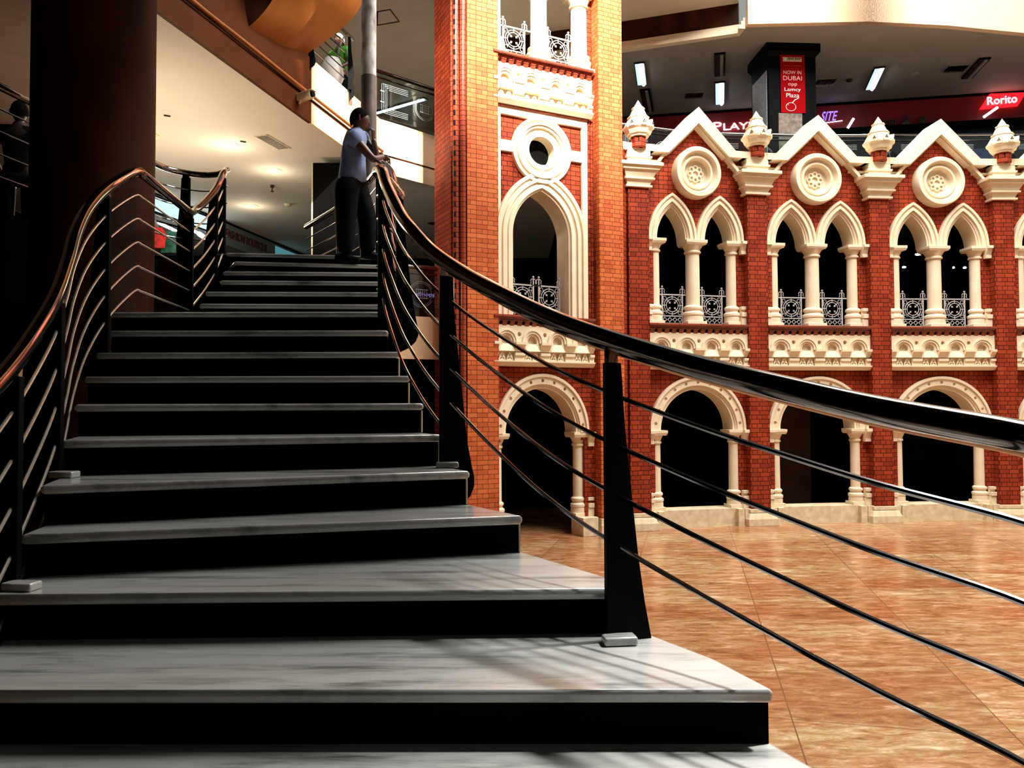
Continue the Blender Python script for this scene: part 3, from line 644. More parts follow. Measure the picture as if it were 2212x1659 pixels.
def pinnacle(label):
    t = thing('pinnacle', label, 'pinnacle')
    obj('stem', MB().lathe([(0.165, 7.80), (0.165, 8.1)], 0, -0.02, 8), BRICKD, t)
    mb = MB().lathe([(0.17, 8.02), (0.21, 8.02), (0.215, 8.06), (0.25, 8.07), (0.285, 8.15), (0.32, 8.18), (0.325, 8.22), (0.30, 8.24), (0.205, 8.41), (0.225, 8.415), (0.225, 8.44), (0.19, 8.445), (0.12, 8.60), (0.135, 8.605), (0.135, 8.63), (0.105, 8.635), (0.003, 8.80)], 0, -0.02, 8)
    mb.xf(Matrix.Translation((0, -0.02, 0)) @ Matrix.Rotation(pi / 8, 4, 'Z') @ Matrix.Translation((0, 0.02, 0)))
    cap = obj('cap', mb, CREAM, t); cap.data.set_sharp_from_angle(angle=radians(15))
    for k in (0, 1, -1, 2):                                 # little gablets with a dark trefoil
        a = -pi / 2 + k * pi / 4 * (1 if k != 2 else -2)
        g = MB().plate([(-0.06, 8.19), (0.06, 8.19), (0.07, 8.23), (0, 8.35), (-0.07, 8.23)], [], 0.01, 0.12)
        g.xf(Matrix.Translation((0, -0.02, 0)) @ Matrix.Rotation(a + pi / 2, 4, 'Z') @ Matrix.Translation((0, -0.325, 0)))
        gg = obj('gablet', g, CREAM, t)
        d = MB()
        for an in (90, 210, 330): d.lathe([(0.011, -0.003), (0.011, 0.01)], 0.02 * cos(radians(an)), 0, 8, 'y', 8.265 + 0.02 * sin(radians(an)))
        d.xf(Matrix.Translation((0, -0.02, 0)) @ Matrix.Rotation(a + pi / 2, 4, 'Z') @ Matrix.Translation((0, -0.325, 0)))
        obj('trefoil', d, BLACKM, gg)
    return t
pil0 = pilaster('x'); pin0 = pinnacle('x')
for i in range(5):
    a = SEG[0][1] if i == 0 else (SEG[3][1] if i == 4 else (SEG[i - 1][1] + SEG[i][1]) / 2)
    where = 'beside the tower' if i == 0 else 'the %s from the tower' % ORD[i]
    put(pil0, (P[i].x, P[i].y, 0), a, 'brick pilaster with flared cream capital, ' + where, None, 'brick pilasters')
    put(pin0, (P[i].x, P[i].y, 0), a, 'octagonal cream pinnacle on a brick stem, ' + where, None, 'pinnacles')
    b = MB().box(-0.34, 0.34, -0.05, 0.62, 7.76, 7.905); struct('trim_coping', b, CREAM, (P[i].x, P[i].y, 0), a)

# ================================================================== TOWER
TL = (TO.x, TO.y, 0)
tw = [(-0.02, 0), (2.22, 0), (2.22, 8.3), (-0.02, 8.3)]
CT = 1.0
hl = [(CT - 0.95, -0.5), (CT - 0.95, 1.85), (CT - 0.86, 1.85)] + arc(CT, 2.03, 0.86, pi, 0, 24) + [(CT + 0.86, 1.85), (CT + 0.95, 1.85), (CT + 0.95, -0.5)]
tw = [(-0.02, 0), (CT - 0.95, 0), (CT - 0.95, 1.85), (CT - 0.88, 1.85)] + arc(CT, 2.03, 0.88, pi, 0, 24) + [(CT + 0.88, 1.85), (CT + 0.95, 1.85), (CT + 0.95, 0), (2.22, 0), (2.22, 8.3), (-0.02, 8.3)]
TC, TR = 0.317, 1.0
ho = [(CT - 0.68, 4.22), (CT - 0.68, 5.8)] + pointed(CT, 5.8, TC, TR - 0.003)[1:-1] + [(CT + 0.68, 5.8), (CT + 0.68, 4.22)]
hr = [(CT + 0.3 * cos(q), 7.44 + 0.3 * sin(q)) for q in [2 * pi * j / 28 for j in range(28)]]
struct('wall_tower', MB().plate(tw, [ho, hr], 0, 0.45), BRICKD, TL, TA)
struct('wall_tower_pier', MB().prism([(2.2, -0.2), (2.76, -0.2), (2.76, 0.9), (2.2, 0.9)], 0, 12.0), BRICK, TL, TA)
struct('wall_tower_pier', MB().prism([(-0.62, -0.2), (0.0, -0.2), (0.0, 0.9), (-0.6, 0.9)], 0, 12.0), BRICK, TL, TA)
struct('wall_tower_side', MB().prism([(-0.62, -0.12), (-0.62, 0.9), (-0.8, 0.9), (-0.88, 0.8), (-0.88, -0.05), (-0.75, -0.05)], 0, 12.0), BRICKD, TL, TA)
t = MB()
t.prism([(-0.9, -0.02), (-0.9, 0.0), (-0.9, 0.0)], 0, 0.01) if False else None
for nm, sxx, yy in (('outer', -0.80, -0.09), ('inner', -0.68, -0.14)):
    o = obj('brick_roll', MB().lathe([(0.058, 0), (0.058, 12.0)], sxx, yy, 20), ROLL, None, TL, TA)
    tag(o, 'tall glazed brick roll moulding, the %s of the two on the tower corner' % nm, 'moulding', 'glazed roll mouldings')
for k, sxx in enumerate((2.07, 2.14)):
    o = obj('brick_roll', MB().lathe([(0.032, 4.22), (0.032, 8.2)], sxx, -0.02, 14), BRICKD, None, TL, TA)
    tag(o, 'slim brick roll beside the white window frame of the tower, %s' % ('next to the frame' if k == 0 else 'next to the pier'), 'moulding', 'slim brick rolls')
struct('wall_link', MB().prism([(2.20, 15.36), (2.40, 15.72), (2.40, 16.2), (1.9, 16.1)], 0, 7.8), BRICKD)
# lower arch, frieze, sills of the tower
mt = Vector(T(CT, -0.2)); sT = 0.96
def tput(name, me, label, cat, group, dz=0, sx=sT, y=-0.2, s=CT):
    p = T(s, y); o = bpy.data.objects.new(name, me); COL.objects.link(o); o.location = (p.x, p.y, dz); o.rotation_euler = (0, 0, TA); o.scale = (sx, 1, 1); return tag(o, label, cat, group)
tput('round_arch_surround', ls0, 'cream round arch over the dark doorway at the foot of the tower', 'arch', 'round ground floor arches', sx=0.9, y=-0.17)
tput('frieze', fr0, 'cream carved frieze low on the tower, above the round doorway', 'frieze', 'carved friezes of the arcade', sx=0.93)
tput('brick_sill', si1, 'dark brick sill under the tall pointed window of the tower', 'sill', 'brick sills of the arcade', sx=0.93)
tput('frieze', fr0, 'sunlit cream carved frieze high on the tower', 'frieze', 'carved friezes of the arcade', dz=4.93, sx=0.93)
tput('brick_sill', si1, 'glazed brick sill high on the tower under the top window', 'sill', 'brick sills of the arcade', dz=4.93, sx=0.93)
for s, nm, pr in ((-1, 'left', colLL), (1, 'right', colLR)):
    p = T(CT + s * 0.9, 0.17); r = put(pr, (p.x, p.y, 0), TA, 'cream %s column of the tower doorway' % nm, None, 'columns of the ground arches')
    q = T(CT + s * 0.95, 0.05); o = obj('pedestal', MB().box(-0.17, 0.17, -0.26, 0.2, 0, 0.36), CREAMD, None, (q.x, q.y, 0), TA, 0.006)
    tag(o, 'square cream pedestal under the %s column of the tower doorway' % nm, 'pedestal', 'tower doorway pedestals')
struct('baseboard_tower', MB().box(2.17, 2.8, -0.26, 0.3, 0, 0.2).box(2.18, 2.79, -0.23, 0.3, 0.2, 0.32), CREAMD, TL, TA)
struct('baseboard_tower', MB().box(-0.92, 0.03, -0.26, 0.3, 0, 0.2).box(-0.9, 0.02, -0.23, 0.3, 0.2, 0.32), CREAMD, TL, TA)
# tall pointed window with roundel and white frame
tf = thing('window_surround', 'tall white pointed window surround with a round opening above, on the tower', 'window surround', (TO.x, TO.y, 0), TA)
fr = MB()
z0, z1 = 4.22, 8.18
fr.plate([(0.0, z0), (0.12, z0), (0.12, z1 - 0.15), (1.9, z1 - 0.15), (1.9, z0), (2.02, z0), (2.02, z1), (0.0, z1)], [], -0.06, 0.02)
for s in (-1, 1):
    x0, x1 = sorted((CT + s * 0.6, CT + s * 0.95)); fr.box(x0, x1, -0.06, 0.02, 7.33, 7.54)
obj('frame', fr, CREAM, tf, bevel=0.004)
def parch(R): 
    q = pointed(CT, 5.8, TC, R, 18); return [(q[0][0], z0)] + q + [(q[-1][0], z0)]
ar = MB()
for o, i, y0 in ((1.287, 1.215, -0.09), (1.215, 1.16, -0.05), (1.16, 1.10, -0.08), (1.10, 1.04, -0.04), (1.04, 0.97, -0.06), (0.97, 0.925, -0.01)):
    ar.plate(parch(o) + parch(i)[::-1], [], y0, 0.46)
obj('pointed_arch', ar, CREAM, tf)
ro = MB(); c = 7.44
def circle(R): return [(CT + R * cos(q), c + R * sin(q)) for q in [2 * pi * j / 48 for j in range(48)]]
for o, i, y0, y1 in ((0.64, 0.585, -0.085, 0.1), (0.585, 0.545, -0.05, 0.1), (0.545, 0.49, -0.10, 0.1), (0.49, 0.44, -0.07, 0.1), (0.44, 0.37, -0.02, 0.1), (0.37, 0.275, -0.05, 0.2)):
    ro.plate(circle(o), [circle(i)], y0, y1)
obj('round_opening', ro, CREAM, tf)
obj('pane', MB().lathe([(0.298, 0.19), (0.298, 0.21)], CT, 0, 32, 'y', c), BLACKM, tf, label='dark glass pane')
for s, nm in ((-0.29, 'left'), (0.29, 'right')):
    p = T(CT + s, 0.22); put(pan0, (p.x, p.y, 4.22), TA, 'white iron panel with cross in circle, %s half of the tall tower window' % nm, None, 'iron railing panels')
# top storey of the tower
r0 = tput('brick_roll', MB().box(-1.02, 1.02, 0.1, 0.3, 8.17, 8.25).mesh('band'), 'thin glazed brick band between the high frieze and the window frame', 'moulding', None, sx=1.02)
r0.data.materials.append(ROLL)
colT = column('x', 0.165, 9.15, 10.78, 0.28, 0.36)
for s, nm in ((-0.98, 'left'), (0.02, 'middle'), (0.93, 'right')):
    p = T(CT + s, 0.1); put(colT, (p.x, p.y, 0), TA, 'sunlit cream %s column in the top window of the tower' % nm, None, 'columns of the tower top window')
for s, nm in ((-0.52, 'left'), (0.46, 'right')):
    p = T(CT + s, 0.1); put(pan0, (p.x, p.y, 9.15), TA, 'white iron panel with cross in circle, %s of the tower top window' % nm, None, 'iron railing panels')
struct('wall_tower_top', MB().box(2.02, 2.2, 0.05, 0.4, 9.1, 12.0).box(-0.02, 2.22, 0, 0.4, 10.79, 12.0).box(-0.02, 2.22, 0, 0.45, 8.3, 9.12), BRICKD, TL, TA)
# dark board panels inside the second ground arch and behind the tower door
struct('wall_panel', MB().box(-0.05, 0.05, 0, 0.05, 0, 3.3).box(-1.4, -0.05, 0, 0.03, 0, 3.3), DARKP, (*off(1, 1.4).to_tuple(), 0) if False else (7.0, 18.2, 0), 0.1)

# ================================================================== LEFT SIDE
t = thing('round_column', 'massive dark brown round column behind the left railing', 'column', (-3.53, 6.45, 0))
obj('shaft', MB().lathe([(0.47, 0), (0.47, ZS)], n=64), BROWN, t)
# steel-clad slim column at the head of the stairs
t = thing('slim_column', 'slim mottled column behind the man, clad in grey steel lower down', 'column', (W(796, 500, 9.75).x, 9.75, 0))
obj('shaft', MB().lathe([(0.095, 0), (0.095, 12)], n=32), CONC, t)
cl = MB().lathe([(0.10, 3.0), (0.10, 6.75)], n=32)
obj('steel_cladding', cl, pm('grey_cladding', (0.22, 0.18, 0.16), (0.12, 0.1, 0.09), 5, 0.45, metal=0.3), t)
# dark lift shaft
p = W(711, 450, 14.5)
t = thing('dark_pillar', 'black boxy pillar standing behind the man on the upper floor', 'pillar', (p.x, 14.5, ZF1))
obj('casing', MB().box(-0.31, 0.72, 0, 0.6, 0, 3.0), BLACKM, t, bevel=0.01)
obj('edge_trim', MB().box(-0.335, -0.31, -0.01, 0.1, 0, 3.0), CREAMD, t)
# ceiling fittings of the first floor ceiling
def zplane(px, py, z):
    d = ray(px, py); return Vector((0, 0, 2.5)) + d * ((z - 2.5) / d.z)
dl = None
for k, (px, py, nm) in enumerate(((497, 314, 'nearest the stairs'), (591, 369, 'middle one of the three'), (542, 445, 'farthest into the shops'))):
    p = zplane(px, py, ZS)
    if dl is None:
        dl = thing('downlight', '', 'ceiling light', p)
        obj('trim_ring', MB().lathe([(0.14, -0.012), (0.18, -0.008), (0.18, 0), (0.14, 0)], n=32), CREAM, dl)
        obj('lens', MB().lathe([(0.001, -0.008), (0.14, -0.008), (0.14, 0), (0.001, 0)], n=32), LAMP, dl); r = dl
    else: r = dup(dl, p)
    r['label'] = 'round glowing downlight in the cream ceiling, ' + nm; r['group'] = 'round downlights'
    point('downlight_lamp', p - Vector((0, 0, 0.35)), 14, (1.0, 0.86, 0.66), 0.12)
p = zplane(590, 307, ZS); a = zplane(556, 292, ZS); b = zplane(609, 322, ZS); ang = atan2(b.y - a.y, b.x - a.x)
t = thing('air_vent', 'long slatted grey vent set in the cream ceiling', 'vent', p, ang)
L2 = (b - a).length / 2
obj('frame', MB().box(-L2, L2, -0.13, -0.115, -0.012, 0).box(-L2, L2, 0.115, 0.13, -0.012, 0).box(-L2, -L2 + 0.015, -0.13, 0.13, -0.012, 0).box(L2 - 0.015, L2, -0.13, 0.13, -0.012, 0), CREAM, t)
sl = MB()
for k in range(16): x = -L2 + 0.02 + (2 * L2 - 0.04) * k / 16; sl.box(x, x + 0.02, -0.115, 0.115, -0.01, -0.002)
obj('slats', sl, pm('vent_slats', (0.3, 0.26, 0.2), None, 9, 0.5), t); obj('backing', MB().box(-L2, L2, -0.12, 0.12, -0.002, -0.0005), DARKP, t)
for k, (px, py, r, h, nm, lab) in enumerate(((333, 291, 0.09, 0.07, 'smoke_detector', 'white smoke detector beside the big brown column'), (621, 441, 0.07, 0.06, 'smoke_detector', 'white smoke detector left of the black pillar'))):
    o = obj(nm, MB().lathe([(r * 0.5, -h), (r * 0.8, -h * 0.8), (r * 0.8, -h * 0.5), (r, -h * 0.45), (r, 0)], n=24), CREAM, None, zplane(px, py, ZS)); tag(o, lab, 'smoke detector', 'smoke detectors')
o = obj('sprinkler', MB().lathe([(0.035, -0.14), (0.035, -0.13), (0.012, -0.12), (0.012, -0.06), (0.04, -0.05), (0.04, 0)], n=16), DARKP, None, zplane(588, 400, ZS)); tag(o, 'small dark sprinkler head under the cream ceiling', 'sprinkler')
for k, (px, py) in enumerate(((361, 249), (525, 305))):
    o = obj('ceiling_hook', MB().box(-0.05, 0.05, -0.01, 0.01, -0.02, 0), DARKP, None, zplane(px, py, ZS), 0.5); tag(o, 'tiny dark ceiling plate, ' + ('nearer the big column' if k == 0 else 'beside the nearest downlight'), 'ceiling plate', 'tiny ceiling plates')
p = zplane(935, 482, ZS)
o = obj('ceiling_plate', MB().lathe([(0.12, -0.02), (0.14, 0)], n=20), DARKP, None, p); tag(o, 'dark round plate in the shaded ceiling left of the tower', 'ceiling plate')

# conduit pipe along the gallery fascia, CCTV camera
pts = []
for i in range(len(gal) - 3):
    pts.append(Vector((gal[i][0] + 0.11, gal[i][1] - 0.02, ZS + 0.43)))
o = obj('conduit_pipe', MB().tube(spline(pts, 4), 0.026, 10), PIPEP); tag(o, 'orange pipe running along the gallery edge above the ceiling', 'pipe')
p = W(650, 212, 12.35)
t = thing('security_camera', 'white security camera on a bracket at the gallery edge', 'security camera', p)
obj('bracket', MB().tube([(-0.12, 0.1, -0.02), (-0.02, 0.0, -0.08), (0.02, 0, 0)], 0.02, 8).box(-0.14, -0.1, 0.02, 0.16, -0.1, 0.06), CREAM, t)
bm_ = MB().box(-0.05, 0.22, -0.055, 0.055, -0.05, 0.05).box(-0.06, 0.27, -0.065, 0.065, 0.05, 0.062)
h = obj('housing', bm_, CREAM, t, bevel=0.006); h.rotation_euler = (0, radians(-6), radians(-25))
l = obj('lens', MB().lathe([(0.045, 0.0), (0.045, 0.05), (0.02, 0.05)], n=20).xf(Matrix.Rotation(pi / 2, 4, 'Y')), BLACKM, h, (0.21, 0, 0))
p = W(641, 175, 12.45)
o = obj('cable_loop', MB().tube([(0, 0, 0.28), (-0.03, -0.03, 0.1), (-0.03, -0.04, -0.1), (0.03, -0.05, -0.26), (0.1, -0.04, -0.22)], 0.02, 8), BLACKM, None, p); tag(o, 'black cable hanging down beside the security camera', 'cable')

# spiral stair soffit overhead
C3 = [W(640, 137, 12.7), W(682, 105, 12.8), W(747, 54, 12.9), (W(783, 7, 12.9)), W(835, -90, 12.7), W(860, -220, 12.2)]
C2 = [W(575, 122, 11.9), W(640, 76, 11.9), W(690, 10, 11.9), W(722, -60, 11.7), W(735, -160, 11.4), W(730, -300, 11.0)]
C1 = [W(505, 80, 11.0), W(552, 45, 11.0), W(588, 0, 11.0), W(605, -50, 10.8), W(610, -140, 10.5), W(600, -280, 10.2)]
C0 = [p + Vector((-0.9, -0.5, 0.5)) for p in C1]
cs = [spline(c, 5) for c in (C3, C2, C1, C0)]
def strip(a, b, th):
    mb = MB(); n = len(a); up_ = Vector((0, 0, th)); vs = list(a) + list(b) + [p + up_ for p in a] + [p + up_ for p in b]
    fs = []
    for i in range(n - 1): fs += [(i, i + 1, n + i + 1, n + i), (2 * n + i, 3 * n + i, 3 * n + i + 1, 2 * n + i + 1), (i, 2 * n + i, 2 * n + i + 1, i + 1), (n + i, n + i + 1, 3 * n + i + 1, 3 * n + i)]
    fs += [(0, n, 3 * n, 2 * n), (n - 1, 3 * n - 1, 4 * n - 1, 2 * n - 1)]
    return mb.add(vs, fs)
t = thing('spiral_stair', 'underside of an orange plastered curving stair overhead', 'staircase', (0, 0, 0))
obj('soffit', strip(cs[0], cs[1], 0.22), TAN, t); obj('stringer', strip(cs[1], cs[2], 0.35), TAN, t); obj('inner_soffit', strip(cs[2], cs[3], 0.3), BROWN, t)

# railing at the gallery edge with fin post
g0, g1 = W(690, 112, 12.9), W(768, 186, 14.1); g0.z = g1.z = 8.42
t = thing('gallery_railing', 'steel bar railing at the gallery edge in front of the person in green', 'railing', (0, 0, 0))
ed = [Vector((-3.42, 12.6, 8.45)), Vector((-3.06, 14.0, 8.45)), Vector((-2.98, 14.3, 8.45))]
for k in range(5):
    obj('bar', MB().tube([p + Vector((0, 0, 0.12 + 0.165 * k)) for p in ed[:2]], 0.011, 8), STEELG, t)
obj('handrail', MB().tube([p + Vector((0, 0, 1.0)) for p in ed], 0.035, 12), STEEL, t)
fin(t, Vector((-3.02, 14.08, 8.42)), (1, 0.2), 1.0, 0.05, 0.09, 0.3, True, neck=0.03)
fin(t, Vector((-3.4, 12.75, 8.42)), (1, 0.2), 1.0, 0.05, 0.09, 0.3, True, neck=0.03)

# etched glass balustrades
def glass_rail(label, a, b, z0, z1, medal=True, seed=0):
    a = Vector(a); b = Vector(b); L = (b - a).length; ang = atan2(b.y - a.y, b.x - a.x)
    t = thing('glass_balustrade', label, 'balustrade', (a.x, a.y, z0), ang)
    H = z1 - z0
    obj('pane', MB().box(0, L, -0.005, 0.005, 0, H), GLASS, t)
    obj('handrail', MB().tube([(-0.03, 0, H + 0.03), (L + 0.03, 0, H + 0.03)], 0.04, 12), STEELG, t)
    obj('lower_rail', MB().tube([(-0.03, 0, H - 0.09), (L + 0.03, 0, H - 0.09)], 0.02, 10), STEELG, t)
    e = MB()
    for k in range(4):
        for zz in (0.1 + 0.035 * k, H - 0.2 - 0.035 * k):
            e.box(0.1 + 0.05 * k, L * 0.36, -0.008, -0.006, zz, zz + 0.006).box(L * 0.74, L - 0.1, -0.008, -0.006, zz, zz + 0.006)
        e.box(0.08 + 0.04 * k, 0.085 + 0.04 * k, -0.008, -0.006, 0.1, H - 0.2)
    e.box(0.05, 0.14, -0.0085, -0.007, H * 0.35, H * 0.37).box(0.05, 0.14, -0.0085, -0.007, H * 0.6, H * 0.62)
    if medal:
        cx = L * 0.57
        e.tube([(cx + 0.24 * cos(u), -0.008, H * 0.47 + 0.24 * sin(u)) for u in [0.5 + 5.3 * j / 30 for j in range(31)]], 0.005, 4)
        e.tube([(cx + 0.21 * cos(u), -0.008, H * 0.47 + 0.21 * sin(u)) for u in [2 * pi * j / 30 for j in range(30)]], 0.003, 4, True)
        for k in range(6): e.box(cx - 0.1 + 0.04 * k, cx - 0.09 + 0.04 * k, -0.008, -0.006, H * 0.40, H * 0.55)
        e.box(cx - 0.12, cx + 0.14, -0.008, -0.006, H * 0.38, H * 0.395).box(cx - 0.12, cx + 0.14, -0.008, -0.006, H * 0.56, H * 0.575)
    obj('etching', e, pm('etched_lines%d' % seed, (0.36, 0.42, 0.42), None, 10, 0.7), t)
    return t
glass_rail('etched glass balustrade on the gallery left of the tower top', (-2.7, 15.45), (-1.2, 16.75), 8.42, 9.32, True, 1)
glass_rail('dark etched glass balustrade on the first floor between stairs and tower', (-2.55, 13.85), (-1.05, 14.72), 4.2, 5.1, True, 2)
# glass railing of the second floor above the arcade
GP = [W(px, 275, D).to_2d() for px, D in ((1340, 17.2), (1500, 17.8), (1760, 18.0), (2010, 18.0), (2265, 18.0))]
names = ['nearest the tower', 'second from the tower', 'third from the tower', 'at the right edge']
for i in range(4):
    glass_rail('etched glass railing above the arcade, ' + names[i], GP[i], GP[i + 1], 7.92, 8.86, i in (0, 1, 2), 3 + i)['group'] = 'glass railings above the arcade'
    q = GP[i + 1]
    o = obj('railing_post', MB().box(-0.03, 0.03, -0.03, 0.03, 7.9, 8.86), BLACKM, None, (q.x, q.y, 0)); tag(o, 'black post in the glass railing above the arcade, %s' % names[i], 'post', 'glass railing posts')

# fluorescent tubes seen through the glass
pa, pb = zplane(836, 236, ZC - 0.02), zplane(905, 216, ZC - 0.02)
def tube_light(label, c, ang, L=1.2, w=0.3, lit=True, group='tube lights'):
    t = thing('tube_light', label, 'ceiling light', c, ang)
    f = MB().box(-w / 2, w / 2, -L / 2, L / 2, -0.004, 0).box(-w / 2, -w / 2 + 0.02, -L / 2, L / 2, -0.045, 0).box(w / 2 - 0.02, w / 2, -L / 2, L / 2, -0.045, 0).box(-w / 2, w / 2, -L / 2, -L / 2 + 0.02, -0.045, 0).box(-w / 2, w / 2, L / 2 - 0.02, L / 2, -0.045, 0)
    obj('frame', f, BLACKM if not lit else DARKP, t)
    r = MB().frus(-w / 2 + 0.02, 0, -L / 2 + 0.02, L / 2 - 0.02, -0.04, -w / 2 + 0.02, -0.02, -L / 2 + 0.02, L / 2 - 0.02, -0.006).frus(0, w / 2 - 0.02, -L / 2 + 0.02, L / 2 - 0.02, -0.04, 0.02, w / 2 - 0.02, -L / 2 + 0.02, L / 2 - 0.02, -0.006)
    obj('reflector', r, REFL_ON if lit else DARKP, t)
    obj('lamp', MB().tube([(0.045, -L / 2 + 0.05, -0.05), (0.045, L / 2 - 0.05, -0.05)], 0.04, 8), TUBE if lit else GREYC, t)
    t['group'] = group; return t
REFL_ON = em('lit_reflector', (0.5, 0.75, 0.85), 1.1)
for k, (px, py) in enumerate(((845, 233), (886, 221))):
    p = zplane(px, py, ZC - 0.004); d = zplane(px + 20, py - 6, ZC) - p
    tube_light('bright tube light seen through the glass left of the tower, ' + ('nearer one' if k else 'farther one'), p, atan2(d.y, d.x) - pi / 2, 1.15, 0.2)
lights = [(1384, 157, True, 'lit, closest to the tower'), (1397, 215, False, 'unlit, behind the pinnacle beside the tower'), (1555, 137, False, 'unlit, left of the poster pillar'), (1555, 199, True, 'lit, left of the poster pillar'),
          (1890, 167, True, 'lit, right of the poster pillar'), (2108, 145, False, 'unlit, at the far right')]
dirs = [(6, 40), (9, 40), (0, 40), (0, 40), (-22, 40), (-40, 36)]
for (px, py, lit, nm), d in zip(lights, dirs):
    a = zplane(px - d[0] / 2, py - d[1] / 2 * 1.2, ZC); b = zplane(px + d[0] / 2, py + d[1] / 2 * 1.2, ZC)
    tube_light('recessed twin tube light, ' + nm, (a + b) / 2 - Vector((0, 0, 0.005)), atan2(b.y - a.y, b.x - a.x) - pi / 2, (b - a).length, 0.27, lit, 'recessed tube lights')
for k, (px, py) in enumerate(((1499, 205), (1783, 176), (2064, 147))):
    p = zplane(px, py, ZC - 0.005)
    t = thing('ceiling_vent', 'slatted air vent in the grey ceiling, ' + ('left of the poster pillar', 'just right of the poster pillar', 'at the far right')[k], 'vent', p, -0.1, 'ceiling vents')
    obj('frame', MB().box(-0.26, 0.26, -0.2, -0.18, -0.02, 0).box(-0.26, 0.26, 0.18, 0.2, -0.02, 0).box(-0.26, -0.24, -0.2, 0.2, -0.02, 0).box(0.24, 0.26, -0.2, 0.2, -0.02, 0), GREYC, t)
    sl = MB()
    for j in range(9): x = -0.22 + 0.055 * j; sl.frus(x, x + 0.012, -0.18, 0.18, -0.05, x + 0.02, x + 0.032, -0.18, 0.18, -0.004)
    obj('slats', sl, STEELG, t); obj('backing', MB().box(-0.25, 0.25, -0.19, 0.19, -0.003, 0.0), BLACKM, t)
for k, (px, py) in enumerate(((1835, 172), (1977, 158))):
    o = obj('smoke_detector', MB().lathe([(0.04, -0.06), (0.08, -0.04), (0.09, 0)], n=20), GREYC if k else DARKP, None, zplane(px, py, ZC - 0.001)); tag(o, 'round detector in the grey ceiling, ' + ('left', 'right')[k] + ' of the lit tube light', 'smoke detector', 'detectors')
p = zplane(835, 36, ZC)

# ================================================================== SHOPS AND SIGNS
SW0, SW1 = zplane(1200, 262, ZC), zplane(2300, 190, ZC)
dirS = (SW1 - SW0); angS = atan2(dirS.y, dirS.x); LS = dirS.to_2d().length
SWO = (SW0.x, SW0.y, 0)
def onS(px, py, y=-0.03):       # point on the shopfront plane
    d = ray(px, py); n = Vector((-sin(angS), cos(angS), 0)); o = Vector((0, 0, 2.5)); k = (Vector((SW0.x, SW0.y, 0)) + n * y - o).dot(n) / d.dot(n); return o + d * k
XM = (onS(1715, 280) - SW0).to_2d().length
struct('wall_shopfront', MB().box(0, XM, 0, 0.1, 9.75, ZC).box(XM, LS, 0, 0.1, 10.36, ZC), RED, SWO, angS)
struct('wall_shopfront_top', MB().box(0, LS, -0.03, 0.0, ZC - 0.07, ZC), BLACKM, SWO, angS)
struct('window_1', MB().box(0, XM, 0.05, 0.1, ZF2, 9.75).box(XM, LS, 0.05, 0.1, ZF2, 10.36), pm('shop_glazing', (0.03, 0.05, 0.07), (0.008, 0.01, 0.014), 1.2, 0.12, spec=0.6, stretch=(1, 1, 0.6)), SWO, angS)
def text_mesh(s, size, depth=0.01, shear=0.0, sp=1.0, align='LEFT'):
    c = bpy.data.curves.new('text', 'FONT'); c.body = s; c.size = size; c.extrude = depth; c.shear = shear; c.space_character = sp; c.align_x = align; c.resolution_u = 3
    o = bpy.data.objects.new('text', c); COL.objects.link(o); bpy.context.view_layer.update()
    me = bpy.data.meshes.new_from_object(o.evaluated_get(bpy.context.evaluated_depsgraph_get())); bpy.data.objects.remove(o); 
    me.transform(Matrix.Rotation(pi / 2, 4, 'X')); return me
def letters(name, s, mat, parent, loc, w, h, shear=0, sp=1.0, label=None, depth=0.012, bold=0, rz=0):
    me = text_mesh(s, 1.0, depth, shear, sp); xs = [v.co.x for v in me.vertices]; zs = [v.co.z for v in me.vertices]
    x0, x1, z0, z1 = min(xs), max(xs), min(zs), max(zs)
    for v in me.vertices: v.co.x = (v.co.x - x0) / (x1 - x0) * w; v.co.z = (v.co.z - z0) / (z1 - z0) * h
    me.materials.clear()
    o = obj(name, me, mat, parent, loc, rz, label=label); return o
WHITEGLOW = em('white_sign_light', (1.0, 0.95, 1.0), 3.0)
REDGLOW = em('red_sign_light', (1.0, 0.01, 0.02), 1.6)
NEON = em('violet_neon', (0.25, 0.15, 1.0), 2.2)
def onframe(px, py, y=-0.05):
    p = onS(px, py, y); return p
a, b = onframe(1541, 282), onframe(1664, 282)
t = thing('shop_sign', 'glowing white capital letter sign on dark red fascia left of the poster pillar', 'sign', a, angS)
wd = (b - a).length
letters('big_letter', 'P', WHITEGLOW, t, (0, 0, 0), wd * 0.15, 0.24, label='large glowing initial P')
letters('lettering', 'LAYERS', WHITEGLOW, t, (wd * 0.18, 0, -0.01), wd * 0.82, 0.20, sp=0.95)
for ch in t.children:                                   # serif feet
    pass
t['label'] = 'glowing white capital letters on the dark red fascia left of the poster pillar'
p = onframe(1395, 300); t = thing('shop_sign', 'small faint lettering STORE on the dark glass behind the pinnacle beside the tower', 'sign', onframe(1370, 300), angS)
letters('lettering', 'STORE', pm('grey_letters', (0.35, 0.33, 0.35), None, 9, 0.5), t, (0, 0, 0), (onframe(1424, 300) - onframe(1370, 300)).length, 0.15, sp=1.3)
a, b = onframe(1773, 262), onframe(1810, 258)
t = thing('neon_sign', 'violet neon script SITE underlined, right of the poster pillar', 'sign', a, angS)
letters('lettering', 'SITE', NEON, t, (0, 0, 0), (b - a).length, 0.27, shear=0.4)
obj('underline', MB().tube([(-0.1, 0, -0.07), ((b - a).length + 0.12, 0, -0.02)], 0.012, 6), WHITEGLOW, t)
q = [onframe(2138, 203), onframe(2216, 200), onframe(2198, 229), onframe(2116, 236)]
c = q[3]; t = thing('light_box_sign', 'bright red slanted light box with white lettering on the shop fascia', 'sign', c, angS)
Mi = Matrix.Rotation(-angS, 4, 'Z'); loc2 = [(Mi @ (v - c)) for v in q]
